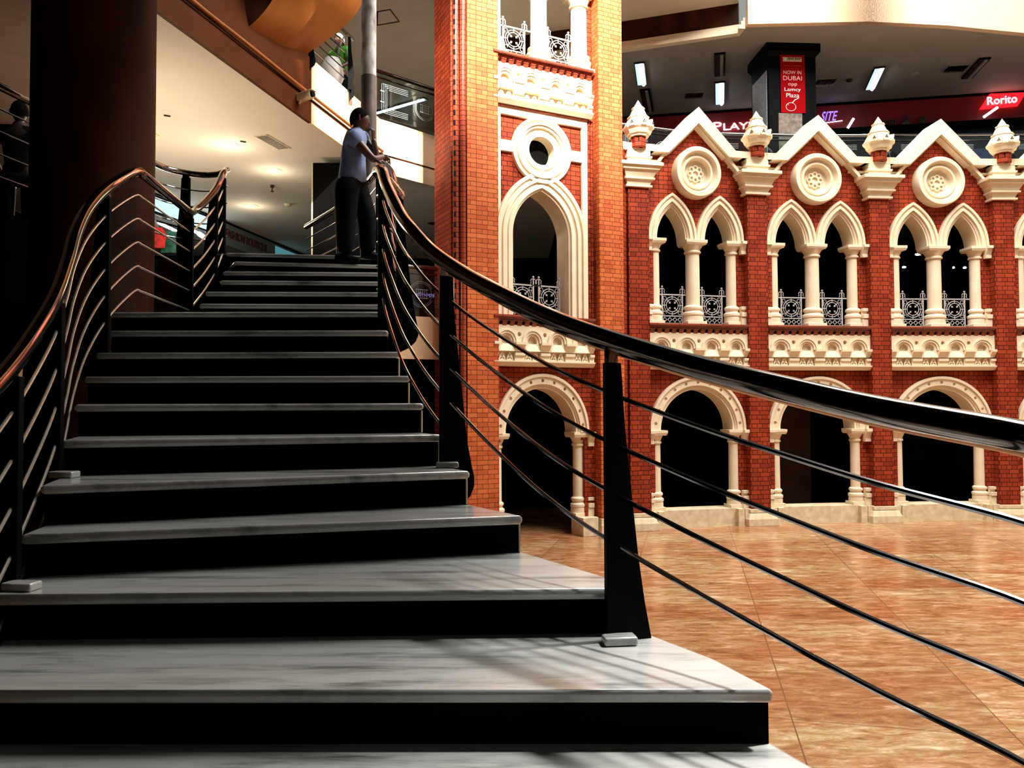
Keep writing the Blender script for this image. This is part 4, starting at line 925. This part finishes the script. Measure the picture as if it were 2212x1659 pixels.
obj('box', MB().plate([(v.x, v.z) for v in loc2], [], -0.02, 0.04), REDGLOW, t)
a = Mi @ (onframe(2132, 228) - c); letters('lettering', 'Rorito', WHITEGLOW, t, (a.x, -0.04, a.z), (onframe(2196, 224) - onframe(2132, 228)).length, 0.22, bold=1, depth=0.01).rotation_euler = (0, radians(-2), 0)
for k, (x0, y0, x1, y1) in enumerate(((1831, 277, 1844, 256), (2125, 253, 2155, 232))):
    a, b = onframe(x0, y0, -0.3), onframe(x1, y1, -0.3)
    o = obj('spot_tube', MB().tube([a, b], 0.035, 8), WHITEGLOW); tag(o, 'short bright tube lamp slanting before the fascia, ' + ('below the ceiling vent side' if k == 0 else 'under the red light box'), 'lamp', 'short fascia lamps')
# ornaments standing on the ledge
led = onframe(1910, 275)
for k, (px, py, w, h, col, nm, lab) in enumerate(((1920, 273, 0.34, 0.20, (0.12, 0.02, 0.015), 'crate', 'dark slatted crate on the shop ledge'), (1958, 272, 0.22, 0.16, (0.2, 0.13, 0.09), 'stone_ornament', 'pale rocky ornament on the shop ledge'),
                                     (1958, 262, 0.10, 0.34, (0.03, 0.04, 0.12), 'tower_ornament', 'blue pointed tower ornament on the shop ledge'), (1992, 270, 0.2, 0.3, (0.03, 0.07, 0.02), 'plant_pot', 'green potted ornament on the shop ledge'))):
    p = onframe(px, py, -0.12)
    p.z = 10.36; mb = MB()
    if nm == 'crate':
        for j in range(7): mb.box(-w / 2 + j * w / 7, -w / 2 + j * w / 7 + 0.025, -0.08, 0.08, 0, h)
        mb.box(-w / 2, w / 2, -0.09, 0.09, h - 0.03, h).box(-w / 2, w / 2, -0.09, 0.09, 0, 0.03)
    elif nm == 'tower_ornament': mb.lathe([(0.05, 0), (0.05, h * 0.5), (0.07, h * 0.52), (0.05, h * 0.6), (0.004, h)], n=10)
    elif nm == 'stone_ornament':
        for j in range(6): mb.lathe([(0.005, 0), (0.06, 0.03), (0.05, 0.09), (0.005, 0.13)], random.uniform(-0.08, 0.08), random.uniform(-0.03, 0.03), 7)
    else:
        mb.lathe([(0.05, 0), (0.08, 0.12), (0.06, 0.13)], n=12)
        for j in range(9): mb.lathe([(0.004, 0.1), (0.035, 0.16), (0.004, 0.26)], random.uniform(-0.07, 0.07), random.uniform(-0.04, 0.04), 6)
    o = obj(nm, mb, pm('ornament_%d' % k, col, None, 9, 0.6), None, p, angS); tag(o, lab, 'ornament')
struct('trim_ledge', MB().box(XM, LS, -0.3, 0.0, 10.22, 10.36), BLACKM, SWO, angS)
for k, (px0, px1, w_) in enumerate(((1500, 1600, 0), (2050, 2160, 0))):
    a, b = onframe(px0, 330, 0.02), onframe(px1, 330, 0.02)
    o = obj('lit_shop_window', MB().box(0, (b - a).length, -0.01, 0.01, 0, 1.3), em('shop_glow_%d' % k, ((0.10, 0.35, 0.42) if k == 0 else (0.07, 0.09, 0.2)), 0.55), None, (a.x, a.y, 8.35), angS)
    tag(o, 'softly lit shop window behind the railing, ' + ('under the white letters' if k == 0 else 'at the right'), 'window', 'lit shop windows')

# poster pillar
p = W(1712, 200, 18.25)
t = thing('poster_pillar', 'black square pillar carrying a red poster above the arcade', 'pillar', (p.x, 18.25, 0), 0.06)
obj('casing', MB().box(-0.58, 0.58, 0, 1.1, ZF2, 11.0), BLACKM, t)
obj('crown', MB().frus(-0.58, 0.58, 0, 1.1, 10.9, -0.66, 0.66, -0.1, 1.15, 11.0).box(-0.66, 0.66, -0.1, 1.15, 11.0, ZC - 0.003), BLACKM, t)
obj('side_panel', MB().box(-0.60, -0.585, 0.1, 1.0, ZF2, 10.6), pm('pale_pattern', (0.6, 0.66, 0.72), (0.3, 0.34, 0.4), 14, 0.5, stretch=(1, 1, 4)), t, label='pale patterned side panel')
obj('stone_face', MB().box(-0.36, 0.22, -0.02, 0, ZF2, 9.52), pm('grey_stone', (0.25, 0.2, 0.16), (0.1, 0.08, 0.06), 9, 0.6), t, label='grey stone slab below the poster')
Pz = 9.6
po = thing('poster', 'red poster with white lettering and a cherry drawing, on the black pillar', 'poster', (p.x, 18.25, 0), 0.06)
pw = 0.30; PT = 11.0 - 0.22; PB = Pz + 0.0
PT, PB = W(1712, 118, 18.2).z, W(1715, 243, 18.2).z
obj('sheet', MB().box(-pw, pw, -0.03, -0.018, PB, PT), pm('poster_red', (0.33, 0.002, 0.005), (0.27, 0.002, 0.004), 2, 0.8, spec=0.05), po)
H = PT - PB
PINK = pm('poster_ink', (0.9, 0.45, 0.42), None, 9, 0.5); PWH = pm('poster_white', (0.92, 0.85, 0.82), None, 9, 0.5)
for s, z, w, h, m in (('NOW IN', 0.665, 0.44, 0.085, PINK), ('DUBAI', 0.56, 0.46, 0.105, PINK), ('opp', 0.45, 0.22, 0.085, PINK), ('Lamcy', 0.355, 0.40, 0.11, PWH), ('Plaza', 0.265, 0.32, 0.10, PWH)):
    letters('lettering', s, m, po, (-w / 2 - 0.01, -0.034, PB + H * z), w, h, depth=0.003)
letters('lettering', 'Phase III, 2nd Floor', pm('poster_faint', (0.7, 0.08, 0.06), None, 9, 0.5), po, (-0.2, -0.034, PB + H * 0.80), 0.4, 0.03, depth=0.002)
obj('header', MB().box(-0.24, 0.22, -0.036, -0.03, PB + H * 0.885, PB + H * 0.96), pm('poster_cream', (0.75, 0.6, 0.42), None, 9, 0.5), po)
letters('lettering', 'FRUIT SHOP', BLACKM, po, (-0.12, -0.040, PB + H * 0.915), 0.32, 0.05, depth=0.003)
ch = MB(); cz = PB + H * 0.10
ch.tube([(-0.06 + 0.12 * cos(u), -0.036, cz + 0.10 * sin(u)) for u in [2 * pi * j / 28 for j in range(28)]], 0.007, 6, True)
ch.tube([(-0.02, -0.036, cz + 0.1), (0.04, -0.036, cz + 0.17), (0.13, -0.036, cz + 0.215)], 0.012, 6)
ch.tube([(-0.13, -0.036, cz + 0.04), (-0.11, -0.036, cz + 0.055)], 0.008, 6)
ch.lathe([(0.03, -0.043), (0.03, -0.036)], -0.18, 0, 12, 'y', PB + H * 0.92)
obj('cherry_drawing', ch, PWH, po)

# fashion shop on the first floor, left
S0, S1, S2 = zplane(300, 402, ZS), zplane(480, 474, ZS), zplane(655, 548, ZS)
def shopwall(a, b, z0, z1, mat, name): struct(name, MB().box(0, (b - a).to_2d().length, 0, 0.06, z0, z1), mat, (a.x, a.y, 0), atan2(b.y - a.y, b.x - a.x))
shopwall(S1, S2 + (S2 - S1) * 0.6, ZS - 0.06, ZS, BLACKM, 'trim_shop'); shopwall(S0 - (S1 - S0) * 0.6, S1, ZS - 0.04, ZS, BLACKM, 'trim_shop_left')
ang = atan2((S2 - S1).y, (S2 - S1).x)
t = thing('shop_sign', 'grey sign board reading FASHION BOUTIQUE above the stair head', 'sign', (S1.x, S1.y, 0), ang)
Lb = (S2 - S1).to_2d().length * 1.15
obj('board', MB().box(0, Lb, -0.02, 0.04, ZS - 0.62, ZS - 0.07), pm('sign_board', (0.16, 0.19, 0.20), (0.13, 0.16, 0.17), 2, 0.35), t)
letters('lettering', 'FASHION BOUTIQUE', pm('sign_letters', (0.09, 0.012, 0.012), None, 9, 0.5), t, (0.13, -0.03, ZS - 0.45), Lb * 0.40, 0.25, sp=0.95)
obj('lit_patch', MB().box(Lb * 0.52, Lb * 0.84, -0.024, -0.018, ZS - 0.58, ZS - 0.12), em('sign_blue', (0.10, 0.33, 0.42), 0.6), t, label='blue lit panel of the board')
ang0 = atan2((S1 - S0).y, (S1 - S0).x)
t = thing('light_board', 'pale blue lit sign board above the clothes shop, behind the left railing', 'sign', (S0.x, S0.y, 0), ang0)
L0 = (S1 - S0).to_2d().length
obj('board', MB().box(-0.6, L0 * 0.93, -0.02, 0.04, ZS - 0.42, ZS - 0.10), em('board_light', (0.5, 0.75, 0.85), 0.9), t)
obj('frame', MB().box(-0.6, L0 * 0.95, -0.03, 0.05, ZS - 0.46, ZS - 0.42).box(-0.6, L0 * 0.95, -0.03, 0.05, ZS - 0.10, ZS - 0.06), BLACKM, t)
shop_n = 0
for k, (x0, y0, x1, y1, D) in enumerate(((322, 437, 392, 470, 17.2), (370, 458, 392, 470, 18.0), (366, 468, 392, 482, 17.6), (340, 480, 388, 503, 17.0), (405, 475, 450, 500, 18.5), (405, 492, 450, 515, 18.2), (430, 505, 452, 520, 18.0),
                                         (484, 507, 528, 527, 20.0), (484, 519, 528, 537, 19.8), (484, 513, 505, 522, 19.9))):
    a, b = W(x0, y0, D), W(x1, y1, D + 1.2)
    o = obj('strip_light', MB().tube([a, b], 0.035 if k % 2 else 0.055, 8), TUBE)
    nm = ['highest', 'second highest', 'third', 'lowest long one', 'upper', 'middle', 'lower', 'upper', 'lower', 'short'][k]
    tag(o, '%s white strip light in the shop %s' % (nm, 'behind the left railing kink' if k < 4 else ('between the two black railing posts' if k < 7 else 'under the boutique sign')), 'light', 'shop strip lights')
struct('wall_shop', MB().box(-12, -5.0, 24.0, 24.2, ZF1, ZS), DARK)
def garment(name, label, px, py, D, w, h, mat):
    p = W(px, py, D); mb = MB(); n = 18; rows = 7; vs = []
    for i in range(rows + 1):
        zz = -h * i / rows
        for j in range(n):
            a = 2 * pi * j / n; f = 1 + 0.12 * sin(a * 5 + i * 0.4)
            ww = w * (0.62 + 0.4 * min(1, i / 2.0)) * 0.5 * f; vs.append((ww * cos(a), 0.3 * ww * sin(a), zz))
    fs = [(i * n + j, i * n + (j + 1) % n, (i + 1) * n + (j + 1) % n, (i + 1) * n + j) for i in range(rows) for j in range(n)] + [tuple(range(n)), tuple(rows * n + j for j in range(n))[::-1]]
    mb.add(vs, fs)
    for s in (-1, 1): mb.tube([(s * w * 0.28, 0, -h * 0.05), (s * w * 0.5, 0, -h * 0.3), (s * w * 0.55, 0, -h * 0.55)], [w * 0.12, w * 0.11, w * 0.1], 8)
    mb.tube([(0, 0, 0), (0, 0, 0.08)], 0.01, 5)
    tag(obj(name, mb, mat, None, p), label, 'clothing')
CR = pm('red_cloth', (0.55, 0.01, 0.008), (0.2, 0.004, 0.003), 8, 0.8); CG = pm('green_cloth', (0.02, 0.16, 0.09), (0.005, 0.04, 0.03), 8, 0.8); CW = pm('pale_cloth', (0.35, 0.33, 0.35), (0.15, 0.13, 0.14), 8, 0.8)
a_, b_ = W(318, 472, 15.6), W(392, 492, 16.4)
t = thing('clothes_rack', 'dark rack holding the hanging clothes in the shop', 'rack', (0, 0, 0))
obj('rail', MB().tube([a_, b_], 0.02, 8), BLACKM, t); obj('upright', MB().tube([a_, (a_.x, a_.y, ZF1)], 0.02, 8), BLACKM, t); obj('upright', MB().tube([b_, (b_.x, b_.y, ZF1)], 0.02, 8), BLACKM, t)
garment('hanging_shirt', 'red garment hanging in the shop beside the big column', 336, 492, 15.5, 0.36, 0.42, CR)
garment('hanging_shirt', 'green garment hanging in the shop right of the red one', 368, 500, 15.8, 0.34, 0.45, CG)
garment('hanging_shirt', 'pale grey garment hanging left of the red one', 327, 475, 15.75, 0.25, 0.4, CW)
point('shop_lamp', W(350, 470, 15.0) , 9, (0.8, 0.92, 1.0), 0.3)
# sign seen through lower glass
t = thing('shop_sign', 'small violet lettering eShoppe seen through the first floor glass', 'sign', W(897, 641, 16.2), radians(20))
obj('board', MB().box(-0.9, 1.2, 0.03, 0.08, ZF1 - W(897, 641, 16.2).z, 0.6), DARKP, t)
letters('lettering', 'eShoppe', em('violet_letters', (0.45, 0.25, 0.8), 0.7), t, (0, 0, 0), 0.52, 0.10)
o = obj('strip_light', MB().tube([W(892, 683, 16.6), W(957, 683, 17.4)], 0.05, 8), TUBE); tag(o, 'bright strip light low behind the first floor glass', 'light', 'shop strip lights')
# lights deep inside the arcade
for k, (px, py, D, r) in enumerate(((1985, 549, 21.5, 0.10), (1953, 577, 22.0, 0.05), (2060, 578, 22, 0.03), (2084, 578, 22.0, 0.045))):
    p = W(px, py, D); o = obj('ceiling_lamp', MB().lathe([(0.005, -0.02), (r * 0.9, -0.02), (r, 0.01), (0.005, 0.03)], n=18), LAMP, None, p); tag(o, 'small bright lamp deep inside the third arcade bay, ' + ('largest, left window', 'faint, far left', 'tiny, right window', 'small, right window')[k], 'light', 'lamps inside the arcade')
# ceiling hatch and crack left of the tower
a, b, c_, d_ = zplane(815, 25, ZC), zplane(842, 20, ZC), zplane(862, 46, ZC), zplane(815, 54, ZC)
o = obj('ceiling_hatch', MB().tube([a, b, c_, d_], 0.02, 4, True), DARKP); tag(o, 'thin outlined hatch in the pale ceiling left of the tower', 'hatch')

# ================================================================== PEOPLE
def skin(joints, bones, subdiv=2, root=0):
    me = bpy.data.meshes.new('skin'); me.from_pydata([j[0] for j in joints], bones, []); o = bpy.data.objects.new('skin', me); COL.objects.link(o)
    m = o.modifiers.new('skin', 'SKIN'); m.use_smooth_shade = True
    for i, j in enumerate(joints):
        sv = me.skin_vertices[0].data[i]; r = j[1]; sv.radius = r if isinstance(r, tuple) else (r, r); sv.use_root = (i == root)
    s = o.modifiers.new('sub', 'SUBSURF'); s.levels = subdiv; s.render_levels = subdiv
    bpy.context.view_layer.update()
    out = bpy.data.meshes.new_from_object(o.evaluated_get(bpy.context.evaluated_depsgraph_get())); bpy.data.objects.remove(o)
    mb = MB(); mb.add([v.co for v in out.vertices], [tuple(p.vertices) for p in out.polygons]); return mb
def head(face_dir, c, s=1.0):
    """ellipsoid head with brow, nose, lips, chin and ears; looks along face_dir"""
    n, m = 28, 20; vs = []; fs = []
    for i in range(m + 1):
        ph = pi * i / m
        for j in range(n):
            th = 2 * pi * j / n; x = sin(ph) * cos(th); y = sin(ph) * sin(th); z = cos(ph)     # y = front
            wx, wy, wz = 0.075, 0.098, 0.122
            if z < 0: wx *= 1 + 0.38 * z; wy *= 1 + 0.12 * z
            X, Y, Z = x * wx, y * wy, z * wz
            f = max(0, y) ** 3
            if abs(x) < 0.45:
                Y += f * 0.020 * math.exp(-((z + 0.12) / 0.14) ** 2) * math.exp(-(x / 0.16) ** 2)     # nose
                Y += f * 0.007 * math.exp(-((z - 0.22) / 0.08) ** 2)                                 # brow
                Y -= f * 0.010 * math.exp(-((z - 0.07) / 0.08) ** 2) * math.exp(-((abs(x) - 0.3) / 0.13) ** 2)  # eye sockets
                Y += f * 0.010 * math.exp(-((z + 0.45) / 0.07) ** 2) * math.exp(-(x / 0.25) ** 2)    # lips
                Y += f * 0.012 * math.exp(-((z + 0.82) / 0.12) ** 2)
            vs.append(Vector((X, Y, Z)) * s)
    for i in range(m):
        for j in range(n): fs.append((i * n + j, i * n + (j + 1) % n, (i + 1) * n + (j + 1) % n, (i + 1) * n + j))
    mb = MB().add(vs, fs)
    for sx in (-1, 1): mb.tube([(sx * 0.072 * s, -0.005, 0.03 * s), (sx * 0.086 * s, -0.015, 0.028 * s), (sx * 0.084 * s, -0.014, -0.01 * s), (sx * 0.074 * s, -0.002, -0.028 * s)], [0.008, 0.013, 0.012, 0.007], 8)
    fd = Vector(face_dir).normalized(); q = fd.to_track_quat('Y', 'Z'); M = Matrix.Translation(c) @ q.to_matrix().to_4x4()
    return mb.xf(M), M
def hair(M, s=1.0, beard=False):
    mb = MB(); n, m = 28, 14; vs = []; fs = []
    for i in range(m + 1):
        for j in range(n):
            th = 2 * pi * j / n; back_ = 0.5 - 0.5 * sin(th)       # 1 at the back
            lim = 0.32 * pi + 0.33 * pi * back_ ** 0.8
            ph = lim * i / m; x = sin(ph) * cos(th); y = sin(ph) * sin(th); z = cos(ph)
            k = 1.09 + 0.015 * random.random(); vs.append(Vector((x * 0.078 * k, y * 0.100 * k - 0.003, z * 0.124 * k)) * s)
    for i in range(m):
        for j in range(n): fs.append((i * n + j, i * n + (j + 1) % n, (i + 1) * n + (j + 1) % n, (i + 1) * n + j))
    mb.add(vs, fs)
    if beard: mb.tube([Vector((x, 0.094 - abs(x) * 0.9, -0.036)) * s for x in (-0.032, -0.016, 0, 0.016, 0.032)], [0.004, 0.006, 0.006, 0.006, 0.004], 6)
    return mb.xf(M)
def hand(wrist, direction, normal, s=1.0, curl=0.9):
    d = Vector(direction).normalized(); nn = Vector(normal).normalized(); nn = (nn - d * nn.dot(d)).normalized(); w = d.cross(nn)
    mb = MB(); M = Matrix(((w.x, d.x, nn.x, wrist[0]), (w.y, d.y, nn.y, wrist[1]), (w.z, d.z, nn.z, wrist[2]), (0, 0, 0, 1)))
    mb.tube([(0, -0.01, 0), (0, 0.03, 0), (0, 0.06, 0), (0, 0.085, 0.0)], [0.024, 0.034, 0.038, 0.03], 10)
    mb.v = [(x, y, z * 0.5) for x, y, z in mb.v]
    for k, (x, L) in enumerate(((-0.03, 0.068), (-0.01, 0.078), (0.011, 0.072), (0.03, 0.056))):
        pts = [Vector((x, 0.078, 0))]; a = 0.15
        for q in range(3): a += curl * (0.75 + 0.1 * k) * 0.8; pts.append(pts[-1] + Vector((0, cos(a), sin(a))) * L / 2.6)
        mb.tube(pts, [0.0095, 0.009, 0.008, 0.0065], 8)
    mb.tube([(-0.028, 0.015, 0.0), (-0.048, 0.04, 0.012), (-0.045, 0.062, 0.03), (-0.034, 0.078, 0.042)], [0.013, 0.012, 0.010, 0.008], 8)
    return mb.xf(Matrix.Scale(1, 4)).xf(M)
SKIN = pm('brown_skin', (0.11, 0.042, 0.026), (0.085, 0.032, 0.02), 9, 0.45)
HAIR = pm('black_hair', (0.004, 0.003, 0.003), None, 60, 0.9, bump=0.5, spec=0.05)
SHIRT = pm('light_blue_shirt', (0.20, 0.28, 0.50), (0.14, 0.20, 0.40), 14, 0.8, bump=0.5, stretch=(1, 1, 0.5))
TROU = pm('black_trousers', (0.002, 0.002, 0.0022), (0.001, 0.001, 0.0012), 14, 0.85, spec=0.1)
DM = 8.15
def w(px, py, dd=0.0): return W(px, py, DM + dd)
man = thing('person', 'man in light blue shirt and black trousers leaning on the railing at the stair head', 'person', w(757, 556) - Vector((0, 0, 0.0)))
def rel(mb): return mb.xf(Matrix.Translation(-man.location))
hip, waist, chest, neckb, neck = w(754, 392), w(757, 360), w(766, 310), w(771, 284, 0.02), w(773, 272, 0.02)
shN, shF = w(763, 296, -0.17), w(781, 292, 0.20)
elN, elF = w(806, 345, -0.12), w(815, 343, 0.16)
wrN, wrF = w(829, 338, 0.10), w(806, 299, 0.12)
hipN, hipF = w(744, 398, -0.09), w(764, 398, 0.09)
knN, knF = w(742, 470, -0.09), w(799, 462, 0.10)
anN, anF = w(738, 552, -0.08), w(792, 545, 0.14)
hd = w(778, 260, 0.02)
J = [(hip, (0.09, 0.08)), (waist, (0.10, 0.085)), (chest, (0.15, 0.10)), (neckb, (0.075, 0.07)), (neck, 0.052), (shN, 0.062), (elN, 0.042), (wrN, 0.030), (shF, 0.062), (elF, 0.042), (wrF, 0.030),
     (hipN, 0.08), (knN, 0.062), (anN, 0.040), (hipF, 0.08), (knF, 0.062), (anF, 0.040), (hd, 0.045)]
Bn = [(0, 1), (1, 2), (2, 3), (3, 4), (4, 17), (2, 5), (5, 6), (6, 7), (2, 8), (8, 9), (9, 10), (0, 11), (11, 12), (12, 13), (0, 14), (14, 15), (15, 16)]
body = skin(J, Bn)
h, HM = head((1.0, 0.25, -0.03), hd, 1.0)
body.add(h.v, h.f)
for mbh in (hand(wrF, (0.1, -0.2, 1), (-0.6, 0.2, 0), 1, 1.0), hand(wrN, (0.2, 1, -0.1), (0, 0, -1), 1, 0.7)): body.add(mbh.v, mbh.f)
for an, fx in ((anN, (0.45, -0.1)), (anF, (0.6, 0.1))):
    f = Vector((fx[0], fx[1], 0)).normalized(); sh = MB()
    sh.tube([an + Vector((0, 0, -0.02)) - f * 0.06, an + f * 0.04 + Vector((0, 0, -0.03)), an + f * 0.12 + Vector((0, 0, -0.05)), an + f * 0.2 + Vector((0, 0, -0.055))], [0.042, 0.048, 0.042, 0.024], 10)
    obj('shoe', rel(sh), BLACKM, man)
obj('body', rel(body), SKIN, man); obj('hair', rel(hair(HM, 1.0, True)), HAIR, man)
shirt = skin([(w(761, 406), (0.20, 0.18)), (w(762, 374), (0.175, 0.155)), (w(764, 335), (0.16, 0.135)), (w(766, 303), (0.15, 0.125)), (w(769, 284, 0.02), (0.085, 0.08)), (shN, 0.085), (w(779, 316, -0.16), 0.078), (shF, 0.08), (w(795, 312, 0.19), 0.075)],
             [(0, 1), (1, 2), (2, 3), (3, 4), (3, 5), (5, 6), (3, 7), (7, 8)])
so = obj('shirt', rel(shirt), SHIRT, man)
tr = skin([(w(760, 366), (0.15, 0.13)), (hipN + Vector((0.02, 0, -0.06)), 0.145), (w(747, 470, -0.09), 0.118), (w(745, 553, -0.08), 0.095), (hipF + Vector((0.02, 0, -0.06)), 0.145), (w(792, 465, 0.10), 0.115), (w(794, 548, 0.14), 0.09)],
          [(0, 1), (1, 2), (2, 3), (0, 4), (4, 5), (5, 6)])
obj('trousers', rel(tr), TROU, man)
co = MB().tube([w(764, 281, -0.05), w(771, 285, -0.06), w(779, 281, -0.02), w(778, 276, 0.08), w(768, 276, 0.08)], 0.014, 8, True)
obj('collar', rel(co), SHIRT, man)

# dark silhouette behind the upper left railing
def stander(label, base, hgt, cloth, legs, yaw, skinm, cap=None, seat=False):
    t = thing('person', label, 'person', base, yaw); k = hgt / 1.7
    v = lambda x, y, z: Vector((x, y, z)) * k
    b = skin([(v(0, 0, 0.95), (0.12, 0.1)), (v(0, 0, 1.1), (0.12, 0.09)), (v(0, 0, 1.32), (0.15, 0.1)), (v(0, 0, 1.44), 0.07), (v(0, 0, 1.53), 0.05), (v(-0.19, 0, 1.4), 0.055), (v(-0.25, 0.02, 1.12), 0.04), (v(-0.2, 0.2, 0.98), 0.03),
              (v(0.19, 0, 1.4), 0.055), (v(0.25, 0.02, 1.12), 0.04), (v(0.2, 0.2, 0.98), 0.03), (v(-0.1, 0, 0.88), 0.085), (v(-0.1, 0.01, 0.48), 0.06), (v(-0.1, 0, 0.08), 0.04), (v(0.1, 0, 0.88), 0.085), (v(0.1, 0.01, 0.48), 0.06), (v(0.1, 0, 0.08), 0.04)],
             [(0, 1), (1, 2), (2, 3), (3, 4), (2, 5), (5, 6), (6, 7), (2, 8), (8, 9), (9, 10), (0, 11), (11, 12), (12, 13), (0, 14), (14, 15), (15, 16)])
    h_, M_ = head((0, 1, 0), v(0, 0.01, 1.6), k); b.add(h_.v, h_.f)
    for s in (-1, 1):
        hh = hand(v(s * 0.2, 0.2, 0.98), (0, 1, 0), (0, 0, -1)); b.add(hh.v, hh.f)
        b.tube([v(s * 0.1, -0.05, 0.045), v(s * 0.1, 0.05, 0.04), v(s * 0.11, 0.14, 0.03), v(s * 0.11, 0.2, 0.025)], [0.04, 0.042, 0.038, 0.022], 10)
    obj('body', b, skinm, t)
    obj('hair', hair(M_, k * (1.05 if cap is None else 1.02)), HAIR if cap is None else cap, t)
    obj('top', skin([(v(0, 0, 0.86), (0.15, 0.12)), (v(0, 0, 1.1), (0.145, 0.11)), (v(0, 0, 1.34), (0.16, 0.11)), (v(0, 0, 1.45), 0.075), (v(-0.19, 0, 1.4), 0.075), (v(-0.24, 0.01, 1.2), 0.065), (v(0.19, 0, 1.4), 0.075), (v(0.24, 0.01, 1.2), 0.065)],
                    [(0, 1), (1, 2), (2, 3), (2, 4), (4, 5), (2, 6), (6, 7)]), cloth, t)
    obj('trousers', skin([(v(0, 0, 0.93), (0.13, 0.11)), (v(-0.1, 0, 0.86), 0.1), (v(-0.1, 0.01, 0.48), 0.075), (v(-0.1, 0, 0.1), 0.065), (v(0.1, 0, 0.86), 0.1), (v(0.1, 0.01, 0.48), 0.075), (v(0.1, 0, 0.1), 0.065)],
                         [(0, 1), (1, 2), (2, 3), (0, 4), (4, 5), (5, 6)]), legs, t)
    return t
DKC = pm('dark_clothes', (0.006, 0.005, 0.006), None, 20, 0.9, spec=0.1)
p = W(41, 300, 8.5)
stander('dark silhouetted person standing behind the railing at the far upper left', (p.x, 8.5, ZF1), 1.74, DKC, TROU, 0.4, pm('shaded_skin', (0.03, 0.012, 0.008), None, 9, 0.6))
GRN = pm('green_shirt', (0.12, 0.42, 0.06), (0.07, 0.3, 0.03), 9, 0.8, bump=0.4)
p = W(738, 90, 14.55)
t = stander('person in a green top at the gallery edge, partly hidden by the orange stair', (p.x - 0.05, 14.6, ZF2 + 0.02), 1.75, GRN, TROU, 2.6, SKIN, pm('white_cap', (0.8, 0.8, 0.78), None, 9, 0.7))
p = W(716, 128, 14.2)
o = thing('shoulder_bag', 'bulging white bag held by the person in green', 'bag', (p.x, 14.25, 8.55))
obj('body', MB().lathe([(0.01, -0.02), (0.16, 0.0), (0.22, 0.15), (0.2, 0.34), (0.14, 0.5), (0.01, 0.53)], n=20), pm('white_bag', (0.85, 0.85, 0.82), (0.75, 0.75, 0.72), 6, 0.7, bump=0.5), o)
obj('strap', MB().tube([(0.1, 0.0, 0.48), (0.12, 0.05, 0.75), (0.2, 0.12, 1.0)], 0.015, 8), CW, o)
